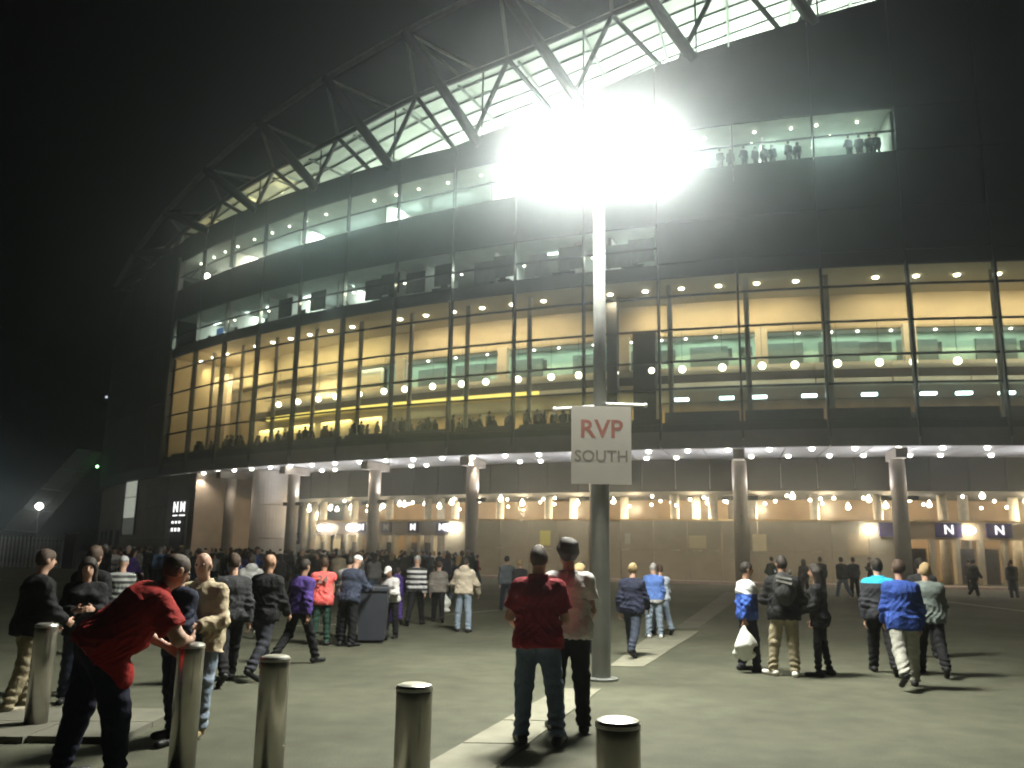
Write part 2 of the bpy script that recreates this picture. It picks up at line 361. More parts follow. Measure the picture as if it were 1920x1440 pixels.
for k in range(NB):
    a, b = th(k), th(k+1)
    bpart('cladding_light_stop', DARKDOOR, MB().arc(a, b, (RF-.5)*S, (RF-.3)*S, (25.0+tilt(a))*S, (parapet(a)-.1)*S, 3, (25.0+tilt(b))*S, (parapet(b)-.1)*S))
mul2 = MB().box((0, -.04, 1.2*S), (.1, .3, 2.4*S)).mesh('mullion', STEEL)
mul3 = MB().box((0, -.04, 1.25*S), (.1, .3, 2.5*S)).mesh('mullion', DARKMETAL)
for k in range(NB+1):
    if k <= MIDEND: radial('mullion', th(k), mul2, RF, 17.35)
    if k <= TOPEND: radial('mullion', th(k), mul3, RF, 22.28+tilt(th(k)))
# mid gallery rooms
DM = BAY*MIDEND
arcpart('room_floor', T0, DM, 80, RF-.21, 17.1, 17.3, FLOORM, 30)
arcpart('room_ceiling', T0, DM, 80, RF-.21, 19.8, 19.9, GREYG, 30)
arcpart('room_wall', T0, DM, 79.8, 80, 17.3, 19.8, GREYG, 30)
part_ = MB().box((0, 2.2, 1.2*S), (.15, 4.4, 2.4*S)).mesh('partition', WHITE)
desk = MB().box((0, 0, .72), (1.5, .7, .05)).box((-.7, 0, .36), (.05, .6, .7)).box((.7, 0, .36), (.05, .6, .7)).box((0, .1, 1.0), (.55, .06, .35)).mesh('desk', mat('dark desk', (.05, .05, .055), .5))
blind = MB().box((0, 0, 0), (1.6, .05, 1.5)).mesh('blind', mat('grey blind', (.10, .115, .11), .8, 0, .3, 2))
tubel = MB().box((0, 0, 0), (1.5, .14, .06)).mesh('strip_light', emat('strip white', (.88, 1, .92), 4))
for k in range(MIDEND):
    t = th(k)
    radial('partition', t+BAY*(.3+.25*(k % 3)), part_, 86, 17.32)
    radial('desk', t+BAY*.6, desk, 85.6, 17.32)
    if k > 2: radial('blind', t+BAY*(.25+.2*(k % 2)), blind, 86.6, 18.35)
    if k > 4: radial('blind', t+BAY*(.75), blind, 86.5, 18.6)
    radial('strip_light', t+BAY*(.4+.1*(k % 2)), tubel, 84.6, 19.7)
    if k > 1: radial('downlight', t+BAY*.1, disc_s, RF-.35, 18.3)
    if k < 6 or k % 2: lamp('room_light', 'AREA', stad, PP(t+BAY/2, 83.5, 19.6), 130 if k < 5 else 70, (.85, 1, .86), (0, 0, R_(t)), 3*S, sy=1.0)
radial('picture', th(1)+.7, MB().box((0, 0, 0), (1.2, .05, 1.1)).mesh('picture', mat('blue screen', (.05, .12, .3), .4, emit=(.1, .25, .6), es=.25)), 86, 17.95)
# top gallery
DT = BAY*TOPEND
for k in range(TOPEND):
    a, b = th(k), th(k+1); za, zb = tilt(a), tilt(b)
    bpart('room_floor', FLOORM, MB().arc(a, b, 81*S, (RF-.21)*S, (22.0+za)*S, (22.2+za)*S, 3, (22.0+zb)*S, (22.2+zb)*S))
    bpart('room_ceiling', GREYG, MB().arc(a, b, 81*S, (RF-.21)*S, (24.8+za)*S, (24.9+za)*S, 3, (24.8+zb)*S, (24.9+zb)*S))
    bpart('room_wall', GREYG, MB().arc(a, b, 80.8*S, 81*S, (22.2+za)*S, (24.8+za)*S, 3, (22.2+zb)*S, (24.8+zb)*S))
    lamp('room_light', 'AREA', stad, PP((a+b)/2, 84, 24.6+za), 300 if k > 9 else 230, (.82, 1, .86) if k > 1 else (1, .92, .7), (0, 0, R_((a+b)/2)), 3*S, sy=1.0)
    for q in (.2, .7): radial('downlight', a+BAY*(q+.1*math.sin(k*3+q)), disc_s, 86.0, 24.72+za)
    if 2 < k < 8 or k > 9:
        for q in (.25, .55, .9): radial('downlight', a+BAY*q, disc_s if k > 9 else disc, 86.3, (23.9 if k > 9 else 22.62)+za)
    if k % 2: radial('partition', a+BAY*.4, part_, 85.5, 22.22+za)
bpart('end_wall', GREYG, MB().arc(th(TOPEND)-.1, th(TOPEND), 81*S, (RF-.21)*S, 22.2*S, 25.3*S, 1))
bpart('end_wall', GREYG, MB().arc(th(MIDEND)-.1, th(MIDEND), 80*S, (RF-.21)*S, 17.3*S, 19.8*S, 1))
radial('stair_rail', th(12.7), MB().tube((-.8, 0, .3), (.9, 0, 2.6), .12).mesh('stair_rail', CREAM), 85, 22.3+tilt(-10))
for q in (0, .6):
    radial('spot_lamp', T0+1.5, MB().ball((0, 0, 0), .26, 10, 8).mesh('spot_lamp', emat('bright lens', (1, .97, .85), 14)), 86, 22.75+q)
# ------- cladding that carries on past the glazing
for k in range(6):
    a = T0-BAY*(k+1); b = T0-BAY*k
    for z0, z1 in ((8.0, 13.0), (13.05, 18.0), (18.05, 22.5), (22.55, 0)):
        if z1 == 0:
            bpart('cladding_panel', CLAD, MB().arc(a+.02, b-.04, (RF-.3)*S, RF*S, z0*S, (26.6-.25*(k+1))*S, 3, z0*S, (26.6-.25*k)*S))
        else: arcpart('cladding_panel', a+.02, BAY-.06, RF-.3, RF, z0, z1, CLAD, 3)
bpart('edge_post', FASC, MB().tube(PP(T0-.16, RF+.1, 7.2), PP(T0-.16, RF+.1, 25.2), .17, n=10))
# ground floor stone wall beyond the entrance, with slit window
STONE_UNLIT = mat('stone wall', (.27, .22, .175), .8, 0, .15, 1.0, .15, 14)  # darker copy of the beige stone, lack of light put into its colour
for k in range(7):
    a = T0+BAY*1.15-BAY*(k+1)
    for z0, z1 in ((0, 2.3), (2.33, 4.65), (4.68, 7.09)):
        arcpart('stone_panel', a+.015, BAY-.03, RF-.7, RF-.4, z0, z1, STONE_UNLIT if k else STONE, 3)
    if k > 0: arcpart('eaves_band', a, BAY, RF-.7, RF-.05, 7.12, 7.98, DARKMETAL, 3)
bpart('stone_panel', STONE, MB().arc(T0+BAY*1.15, T0+BAY*1.15+.2, 81.8*S, (RF-.41)*S, 0, 7.09*S, 1))
sw = empty('slit', (0, 0, 0)); sw.name = 'slit_window'; sw.parent = stad
LITP = mat('lit pane', (.6, .62, .52), .4, emit=(.78, .82, .68), es=.22); DULLP = mat('dull pane', (.25, .25, .22), .4, emit=(.7, .72, .6), es=.03)
for m_, z0, z1 in ((LITP, 5.78, 7.08), (LITP, 4.0, 5.7), (DULLP, 2.6, 3.92)): arcpart('pane', -52.4, 2.3, RF-.39, RF-.34, z0, z1, m_, 4, sw)
for t_ in (-52.55, -50.1): arcpart('frame', t_, .15, RF-.39, RF-.28, 2.5, 7.09, DARKMETAL, 1, sw)
for i in range(4):
    radial('service_door', -53.5-1.8*i, MB().box((0, 0, 1.3), (1.2, .1, 2.6)).mesh('service_door', DARKDOOR), RF-.36, .6)
gl = MB().ball((0, 0, 0), .14, 8, 6)
radial('marker_lamp', -60.2, gl.mesh('marker_lamp', emat('green lamp', (.25, 1, .3), 6)), RF+.5, 9.3)
radial('marker_lamp', -59.8, MB().ball((0, 0, 0), .13, 8, 6).mesh('marker_lamp', emat('faint lamp', (.8, .85, 1), .6)), RF+.4, 16.2)
# ------- entrance undercroft
colm = MB().lathe([(.42, 0), (.42, 6.2*S), (.40, 6.6*S)], 20).mesh('column', CONC, True)
brk = MB().box((0, 0, .22*S), (.62, 2.4, .5*S)).mesh('bracket', CONC)
for i, t in enumerate((-40.6, -35.7, -30.8, -25.95, -20.8, -15.6, -10.35, -5.2, -.2)):
    c_ = radial('column', t, colm, 85.7, 0); radial('bracket', t, brk, 85.7, 6.6)
dotl = MB().ball((0, 0, -.02), .15, 10, 8, (1, 1, .7)).mesh('downlight', emat('soffit lens', (1, .95, .84), 10))
for i in range(NB*2):
    t = T0+BAY/2*(i+.62)
    radial('downlight', t, dotl, RF-.75, 7.08)
    if i % 2 == 0: lamp('downlight_beam', 'SPOT', stad, PP(t, RF-.75, 6.98), 420, (1, .88, .72), (0, 0, 0), .12, 115, .7)
    if i > 3 and i % 8 != 5:
        t2 = T0+BAY/2*(i+.2+.2*math.sin(i*3))
        radial('downlight', t2, dotl, 83.2, 7.08)
        if i % 2: lamp('downlight_beam', 'SPOT', stad, PP(t2, 83.2, 6.98), 190, (1, .86, .68), (0, 0, 0), .12, 120, .7)
upl = MB().box((0, 0, 0), (.6, .25, .25)).mesh('uplight', DARKMETAL)
for t in (-35.7, -30.8, -25.95, -20.8, -15.6, -10.35, -5.2, -.2):
    for s_ in (-1, 1):
        radial('uplight', t+s_*.42, upl, 85.7, 4.6)
        lamp('uplight_beam', 'SPOT', stad, PP(t+s_*.42, 85.7, 4.74), 260, (.96, .97, 1), (math.pi, R_(s_*28), R_(t)), .15, 150, .9)
# drum and front wall
drum = empty('drum', (0, 0, 0)); drum.name = 'entrance_drum'; drum.parent = stad; drum.location = PP(-38.6, 84.4, 0)
for j, (z0, z1) in enumerate(((0, 2.3), (2.33, 4.65), (4.68, 7.08))):
    obj('stone_ring', MB().lathe([(1.35, z0*S), (1.35, z1*S)], 32).mesh('stone_ring', mat('pale drum stone', (.46, .42, .38), .7, 0, .1, 1, .1, 10), False), drum)
def wall_run(t0, t1, n, z1=3.55, m=PANELB):
    d = (t1-t0)/n
    for i in range(n):
        arcpart('wall_panel', t0+d*i+.015, d-.03, 81.0, 81.2, .16, 1.85, m, 2)
        arcpart('wall_panel', t0+d*i+.015, d-.03, 81.0, 81.2, 1.88, z1, m, 2)
        arcpart('top_rail', t0+d*i, d, 80.95, 81.26, z1+.02, z1+.13, BRASS, 2)
wall_run(-29, -9.4, 14)
arcpart('step', T0+3.4, BAY*NB-3.4, 80, 82.6, 0, .15, mat('pinkish stone step', (.40, .33, .28), .7, 0, .15, 2), 40)
arcpart('hall_ceiling', T0+3.4, BAY*NB-3.4, 73, 81.58, 5.27, 5.4, CLAD, 40)
arcpart('hall_back_wall', T0+3.4, BAY*NB-3.4, 73, 73.2, .15, 5.27, WARMW, 40)
hcol = MB().lathe([(.3, 0), (.3, 5.1*S)], 14).mesh('hall_pillar', mat('pale hall pillar', (.6, .55, .46), .6), True)
t = -41
while t < 1:
    radial('hall_pillar', t, hcol, 78.6 if rnd.random() < .6 else 77, .15); t += rnd.choice((.85, 1.7, 2.6))
pend = MB().ball((0, 0, 0), .17, 10, 8).lathe([(.03, .3), (.1, .15), (.12, .1)], 8).mesh('hall_lamp', emat('hall lens', (1, .90, .66), 10))
pend2 = MB().ball((0, 0, 0), .10, 8, 6).mesh('hall_lamp', emat('hall lens', (1, .90, .66), 10))
for i in range(92):
    t = -40+i*.452+rnd.uniform(-.25, .25)
    radial('hall_lamp', t, pend if rnd.random() < .42 else pend2, rnd.choice((80.6, 79.6, 78, 76.5)), rnd.uniform(4.55, 5.12))
for i in range(15): lamp('hall_light', 'POINT', stad, PP(-40+i*2.8, 78.4, 4.4), 230, (1, .78, .46), size=.3)
# gates: header boards, jambs, lit lobby, turnstile leaves
def gates(t0, t1, n, m):
    d = (t1-t0)/n
    arcpart('gate_header', t0, t1-t0, 80.9, 81.15, 2.62, 3.55, m, 12)
    arcpart('top_rail', t0, t1-t0, 80.95, 81.26, 3.57, 3.68, BRASS, 12)
    jm = MB().box((0, 0, 1.3*S), (.25, .5, 2.44*S)).mesh('gate_jamb', PANELB)
    lf = MB().box((0, 0, 1.0*S), (.9, .08, 1.9*S)).mesh('turnstile_leaf', mat('turnstile steel', (.12, .11, .11), .35, .6, .2, 4))
    for i in range(n+1):
        radial('gate_jamb', t0+d*i, jm, 81.0, .15)
        if i < n and i % 3 != 1: radial('turnstile_leaf', t0+d*(i+.5), lf, 80.7, .2)
gates(-37.6, -29.05, 11, mat('bronze header', (.22, .17, .13), .5, .2, .15, 1)); gates(-9.35, .5, 11, mat('gold header', (.40, .30, .17), .5, .2, .15, 1))
fl = MB().ball((0, 0, 0), .3, 12, 8, (1.2, .5, .8)).mesh('gate_floodlight', emat('gate flood', (1, .96, .84), 12))
for t in (-37.1, -36.5, -34.95, -34.55, -28.9, -28.55, -10.75, -7.1):
    radial('gate_floodlight', t, fl, 81.35, 3.15)
    lamp('gate_beam', 'SPOT', stad, PP(t, 81.7, 3.2), 40, (1, .93, .8), (R_(55), 0, R_(t)), .2, 150, .8)
# ------- roof: deck, purlins, truss
ROOFM = mat('translucent roof deck', (.50, .55, .49), .7, 0, .06, .8)
for k in range(-2, NB+1):
    a, b = th(k), th(k+1)
    bpart('roof_panel', ROOFM, MB().arc(a+.01, b-.01, 66*S, (RF+.2)*S, roofz(a)*S, (roofz(a)+.15)*S, 2, roofz(b)*S, (roofz(b)+.15)*S))
    for i in range(9):
        r = RF-.9-1.45*i
        bpart('purlin', DARKMETAL, MB().arc(a, b, r*S, (r+.07)*S, (roofz(a)-.10)*S, (roofz(a)-.02)*S, 2, (roofz(b)-.10)*S, (roofz(b)-.02)*S))
    bpart('rafter', mat('rafter grey', (.16, .18, .16), .5), MB().tube(PP(a, RF, roofz(a)-.4), PP(a, 68, roofz(a)-.4), .10, n=6))
TR = mat('truss steel', (.28, .28, .26), .45, .2, .15, 2)
TRD = mat('dark truss steel', (.085, .085, .08), .5, .2, .15, 2)
tn = [-55+4.4*i for i in range(13)]
for i, t in enumerate(tn):
    Tn = PP(t, RF+1.6, topz(t)); Bn = PP(t, RF+.1, roofz(t))
    if i+1 < len(tn):
        t2 = tn[i+1]; Tm = PP(t2, RF+1.6, topz(t2)); Bm = PP(t2, RF+.1, roofz(t2))
        bpart('top_chord', TR, MB().tube(Tn, Tm, .24, n=10)); bpart('bottom_chord', TRD, MB().tube(Bn, Bm, .20, n=10))
        bpart('tie_rod', mat('white tie rod', (.7, .7, .64), .5), MB().tube(Tn, PP(t+3.2, RF-1.0, roofz(t+3.2)+.1), .13, n=8))
        bpart('raker', TRD, MB().tube(Tn, PP(t+3.1, RF-.2, parapet(t+3.1)-.4), .38, n=10))
    bpart('post', TR, MB().tube(Tn, Bn, .12, n=8))
    bpart('strut', TR, MB().tube(Tn, PP(t, RF-8, topz(t)+.6), .13, n=8))
    for s_ in (-2.0, 2.0):
        bpart('brace', TRD, MB().tube(Bn, PP(t+s_, RF-.4, parapet(t+s_)-.3), .17, n=8))
    p2 = PP(t-1.2, RF-.1, parapet(t-1.2)-.3)
    bpart('guard_post', DARKMETAL, MB().tube(p2, PP(t-1.2, RF-.1, roofz(t-1.2)), .06, n=6))
for i, t in enumerate((-43, -36, -29, -23, -17, -11, -5, 0)):
    lamp('bowl_floodlight', 'AREA', stad, PP(t, 74, 21.5+.12*(t+43)), (900, 3000, 4600, 4600, 4600, 4400, 3800, 3400)[i], (.86, 1, .84) if t > -40 else (1, .85, .55), (math.pi-R_(18), 0, R_(t)), 3)
for t in (-44.5, -40.6, -38.0): lamp('roof_lamp', 'POINT', stad, PP(t, RF-1.5, roofz(t)-.9), 40, (1, .82, .4), size=.15)
# ------- signs on the stadium
purple = mat('dark purple sign', (.035, .022, .05), .5); WLET = emat('lit letter', (1, .98, .95), 1.0)
def gate_sign(t, letter, w, hgt, m, label, dim=False):
    e = empty('gate_sign', stad.matrix_world.translation*0 + Vector((CX*S, CY*S, 0)) + PP(t, 81.3, 3.15), R_(t))
    tag(e, label, 'sign', 'lettered gate signs')
    obj('board', MB().box((0, 0, 0), (w, .12, hgt)).mesh('board', m), e)
    obj('letter', text_mesh(letter, .62*hgt/.7, mat('unlit letter', (.35, .33, .36), .6) if dim else WLET, .01), e, (0, -.075, 0), (R_(90), 0, 0))
gate_sign(-34.15, 'M', .95, .78, purple, 'dark square sign with white letter M, nearest the twin gate floodlights')
gate_sign(-32.55, 'M', .95, .78, purple, 'dark square sign with unlit grey letter M, second of the M signs', True)
gate_sign(-30.9, 'M', .95, .78, purple, 'dark square sign with white letter M, third of the four M signs')
gate_sign(-29.25, 'M', 1.05, .78, purple, 'dark square sign with white letter M beside the thick concrete column')
PUR2 = mat('blue purple sign', (.06, .035, .14), .5)
gate_sign(-9.9, ' ', 1.6, .85, PUR2, 'blank blue purple gate sign half hidden behind a concrete column')
gate_sign(-7.85, 'N', 1.5, .85, PUR2, 'blue purple gate sign with white letter N beside the bright floodlight')
gate_sign(-6.0, 'N', 1.45, .85, PUR2, 'blue purple gate sign with white letter N at the far end of the gates')
e = empty('gate_sign', Vector((CX*S, CY*S, 0)) + PP(-37.3, 83.2, 2.35), R_(-37.3)); tag(e, 'small navy sign with white letter A beside the pale drum', 'sign')
obj('board', MB().box((0, 0, 0), (.7, .1, .9)).mesh('board', mat('navy sign', (.03, .04, .08), .5)), e)
obj('letter', text_mesh('A', .5, mat('grey letter', (.6, .6, .62), .6), .01), e, (0, -.07, 0), (R_(90), 0, 0))
tot = empty('totem_sign', Vector((CX*S, CY*S, 0)) + PP(-43.4, RF+.05, 0), R_(-43.4)); tag(tot, 'tall black entrance sign with white letters N M and arrows on stone wall', 'sign')
obj('board', MB().box((0, 0, 2.75), (2.5, .2, 5.5)).mesh('board', BLACK), tot)
TL = emat('totem letter', (1, 1, .97), 1.0)
obj('letter', text_mesh('N', 1.15, TL, .01, .03), tot, (-.6, -.115, 4.95), (R_(90), 0, 0))
obj('letter', text_mesh('M', 1.15, TL, .01, .02), tot, (.6, -.115, 4.95), (R_(90), 0, 0))
for x, w in ((-.65, .8), (.6, .95)): obj('text_line', MB().box((x, -.11, 4.3), (w, .02, .1)).mesh('text_line', TL), tot)
for r in range(2):
    for c in range(3):
        obj('pictogram', MB().box((-.95+.6*c, -.11, 3.75-.6*r), (.32, .02, .28 if r else .2)).mesh('pictogram', TL), tot)
for t, z, w, hh, mm, lb in ((-24.0, 2.5, .75, 1.0, (.75, .68, .18), 'yellow notice on bronze wall above the red shirted pair'), (-20.3, 2.5, .35, .7, (.5, .5, .4), 'narrow pale notice on wall just behind the lamp post'), (-17.4, 2.35, 1.1, .8, (.62, .55, .33), 'wide cream notice on bronze wall beside the column'),
        (-14.95, 2.35, .85, 1.05, (.75, .66, .42), 'bright cream notice on bronze wall, right of the column'), (-11.2, 2.3, 1.2, 1.3, (.48, .38, .22), 'faint tan poster on bronze wall near the N gates'), (-35.9, 1.95, .8, .9, (.75, .62, .32), 'small lit cream notice between the M gate floodlights'), (-37.7, 1.9, .5, .9, (.6, .5, .35), 'small cream notice on wall behind slim column')):
    n_ = obj('wall_notice', MB().box((0, 0, 0), (w, .03, hh)).mesh('wall_notice', mat('notice '+lb[:14], mm, .7, 0, .06, 3)), None, Vector((CX*S, CY*S, 0))+PP(t, 81.25 if t > -37 else 81.3, z), (0, 0, R_(t)))
    tag(n_, lb, 'notice')

# ------------------------------------------------------------------ lamp post with floodlight head
LX, LY = 1.21*S, 11.54*S
lp = empty('lamp_post', (LX, LY, 0)); tag(lp, 'tall grey steel lamp post with blazing floodlight head and white banner arms', 'lamp post')
POLE = mat('galvanised pole', (.30, .31, .30), .45, .5, .12, 3)
obj('pole', MB().lathe([(.135, 0), (.135, 2.95), (.128, 3.0)], 24).mesh('pole', POLE, False), lp)
obj('base_plate', MB().lathe([(.24, 0), (.24, .03), (.15, .04)], 20).mesh('base_plate', POLE), lp)
obj('upper_pole', MB().lathe([(.10, 3.0), (.085, 7.75)], 20).mesh('upper_pole', POLE, True), lp)
for s_ in (-1, 1):
    a = obj('banner_arm', MB().tube((s_*.09, -.02, 3.93+.02*s_), (s_*.68, -.02, 3.90+.04*s_), .022, n=8).ball((s_*.68, -.02, 3.90+.04*s_), .035, 8, 6).mesh('banner_arm', mat('white arm', (.8, .8, .78), .4)), lp)
head = obj('lamp_head', MB().box((-.07, 0, 7.8), (2.1, .10, .12)).box((0, -.12, 7.8), (.10, 1.15, .10)).box((0, -.62, 7.8), (1.5, .07, .07)).lathe([(.12, 7.65), (.12, 7.95)], 12).mesh('lamp_head', DARKMETAL), lp)
FLOOD = emat('floodlight lens', (1, .985, .86), 310, 'AUTO')
hb = MB().tube((0, .02, 0), (0, .24, 0), .32, .26, 24).tube((0, .24, 0), (0, .34, 0), .2, .16, 16).mesh('floodlight', DARKMETAL)
lens = MB().tube((0, .01, 0), (0, -.005, 0), .29, .29, 28).mesh('lens', FLOOD)
for x, y, az, tl in ((-.66, -.70, -10, 40), (0, -.72, 0, 40), (.60, -.70, 10, 40), (-1.15, 0, -90, 58), (1.0, 0, 90, 58), (-.38, .32, 188, 56), (.38, .32, 172, 56)):
    f_ = obj('floodlight', hb, lp, (x, y, 7.78), (R_(-tl)*-1*0, 0, R_(az)))
    f_.rotation_euler = (Matrix.Rotation(R_(az), 3, 'Z') @ Matrix.Rotation(R_(tl), 3, 'X')).to_euler()
    obj('lens', lens, f_, (0, -.005, 0))
sg = empty('rendezvous_sign', (LX, LY-.16, 2.74)); tag(sg, 'white board reading RVP SOUTH strapped to the lamp post', 'sign')
obj('board', MB().box((0, 0, .575), (.88, .025, 1.15)).mesh('board', mat('white sign board', (.48, .46, .42), .5, 0, .04, 3)), sg)
obj('lettering', text_mesh('RVP', .37, mat('red brown lettering', (.33, .13, .10), .6), .0006, .02), sg, (0, -.0135, .80), (R_(90), 0, 0))
obj('lettering', text_mesh('SOUTH', .24, mat('grey lettering', (.22, .20, .17), .6), .0006, .012), sg, (0, -.0135, .40), (R_(90), 0, 0))
for z in (.2, .95): obj('strap', MB().box((0, .15, z), (.26, .28, .04)).mesh('strap', STEEL), sg)

# ------------------------------------------------------------------ bollards
bm_ = MB().lathe([(.105, 0), (.105, .90), (.105, .955), (.098, .975), (.07, .985), (.02, .988)], 28).mesh('bollard_post', STEEL, False)
for p in bm_.polygons: p.use_smooth = len(p.vertices) == 4 and abs(p.normal.z) < .5
bcap = MB().lathe([(.108, .955), (.108, .972), (.099, .986), (.075, .994), (.02, .996)], 28).mesh('cap', mat('polished cap', (.66, .65, .60), .30, .85, .08, 8), False)
for (x, y), lb in zip(BOLL, ('steel bollard at far end of the row beside the khaki trousers', 'steel bollard under the hand of the stooping man in red', 'steel bollard third along, beside the man in beige jacket', 'steel bollard standing alone on the open asphalt before the paving strip', 'steel bollard nearest the camera, just right of the paving strip')):
    o = empty('bollard', (x, y, 0)); tag(o, lb, 'bollard', 'row of steel bollards')
    obj('post', bm_, o); obj('cap', bcap, o)

# ------------------------------------------------------------------ wheelie bin
bn = empty('wheeled_bin', (-2.42*S, 15.75*S, 0), R_(4)); tag(bn, 'dark blue grey wheeled bin beside the steward in pink vest', 'bin')
BINM = mat('bin plastic', (.045, .050, .065), .5, 0, .15, 3)
v = [(-.24, -.28, .06), (.24, -.28, .06), (.24, .28, .06), (-.24, .28, .06), (-.29, -.36, .98), (.29, -.36, .98), (.29, .34, .98), (-.29, .34, .98)]
obj('body', mesh_from('body', v, [(0,3,2,1),(4,5,6,7),(0,1,5,4),(1,2,6,5),(2,3,7,6),(3,0,4,7)], BINM), bn)
obj('lid', MB().box((0, 0, 1.01), (.64, .78, .05)).box((0, .38, 1.04), (.5, .06, .05)).mesh('lid', mat('bin lid', (.05, .055, .07), .45)), bn)
for s_ in (-1, 1): obj('wheel', MB().tube((s_*.22, .30, .10), (s_*.28, .30, .10), .10, n=14).mesh('wheel', BLACK), bn)

# ------------------------------------------------------------------ palisade fence, far lamps, leaning buttress
fx0, fy0, fx1, fy1 = -52.0, 66.0, -34.4, 67.2
fn = empty('palisade_fence', ((fx0+fx1)/2, (fy0+fy1)/2, 0)); tag(fn, 'grey steel palisade fence running off from the stadium wall', 'fence')
n = 62; dx, dy = (fx1-fx0), (fy1-fy0); ang = math.atan2(dy, dx)
PAL = mat('galvanised paling', (.58, .58, .54), .5, 0, .2, 2)
pk = MB().add([(-.075,-.02,.05),(0,-.05,.05),(.075,-.02,.05),(-.075,-.02,2.3),(0,-.05,2.45),(.075,-.02,2.3),(-.075,.0,.05),(.075,0,.05),(-.075,0,2.3),(.075,0,2.3)], [(0,1,4,3),(1,2,5,4),(2,7,9,5),(7,6,8,9),(6,0,3,8),(3,4,5,9,8),(0,6,7,2,1)]).mesh('paling', PAL)
for i in range(n):
    k = (i+.5)/n-.5; obj('paling', pk, fn, (dx*k, dy*k, 0), (0, 0, ang))
for z in (.5, 2.1): obj('rail', MB().box((0, .06, z), (math.hypot(dx, dy), .05, .08)).mesh('rail', DARKMETAL), fn, (0, 0, 0), (0, 0, ang))
for i in range(8):
    k = i/7-.5; obj('post', MB().box((0, .1, 1.2), (.12, .12, 2.4)).mesh('post', DARKMETAL), fn, (dx*k, dy*k, 0), (0, 0, ang))
gp = empty('gate_post', (-33.9, 67.2, 0)); tag(gp, 'stout dark gate post at the end of the palisade fence', 'post'); obj('shaft', MB().box((0, 0, 1.3), (.8, .5, 2.6)).mesh('shaft', DARKMETAL), gp); obj('cap', MB().box((0, 0, 2.64), (.95, .62, .08)).mesh('cap', DARKMETAL), gp)
def street_lamp(x, y, h, r, c, p, lb):
    o = empty('street_lamp', (x, y, 0)); tag(o, lb, 'street lamp', 'distant street lamps')
    obj('pole', MB().lathe([(.08, 0), (.05, h-.2)], 10).mesh('pole', POLE), o)
    obj('lantern', MB().lathe([(.05, h-.25), (r, h-.05), (r*1.1, h+.1), (r*.6, h+.3), (.05, h+.35)], 14).mesh('lantern', emat('lantern '+lb[:9], c, 12)), o)
    lamp('lantern_light', 'POINT', o, (0, -.6, h-.2), p, c, size=.2)
street_lamp(-41.5, 76, 5.05, .30, (1, .97, .86), 12, 'round white street lamp beyond the fence below the leaning ramp')
street_lamp(-53, 87, 6.7, .32, (.75, 1, 1), 18, 'cold white street lamp at the far edge beyond the fence')
street_lamp(-51.5, 84, 3.4, .32, (.9, 1, 1), 12, 'low white lamp at the far edge beyond the fence')
rm = empty('leaning_ramp', (-50, 92, 0)); tag(rm, 'pale sloping buttress leaning against the dark end of the stadium', 'buttress')
RMM = mat('pale concrete ramp', (.09, .08, .06), .8, 0, .2, .4)
for i in range(5):
    a, b = i/5, (i+.96)/5
    A = [(-3.6+8.2*t_, 0, 1.2+10.8*t_) for t_ in (a, b)]
    w = 2.6-1.0*a
    v = []
    for (x, y, z) in A: v += [(x-w/2, -1, z), (x+w/2, -1, z-.2), (x+w/2, 1.2, z-.2), (x-w/2, 1.2, z)]
    obj('ramp_panel', mesh_from('ramp_panel', v, [(0,1,2,3),(4,7,6,5),(0,4,5,1),(1,5,6,2),(2,6,7,3),(3,7,4,0)], RMM), rm)
obj('foot', MB().box((-3.4, 0, .8), (3.2, 2.4, 1.6)).mesh('foot', RMM), rm)

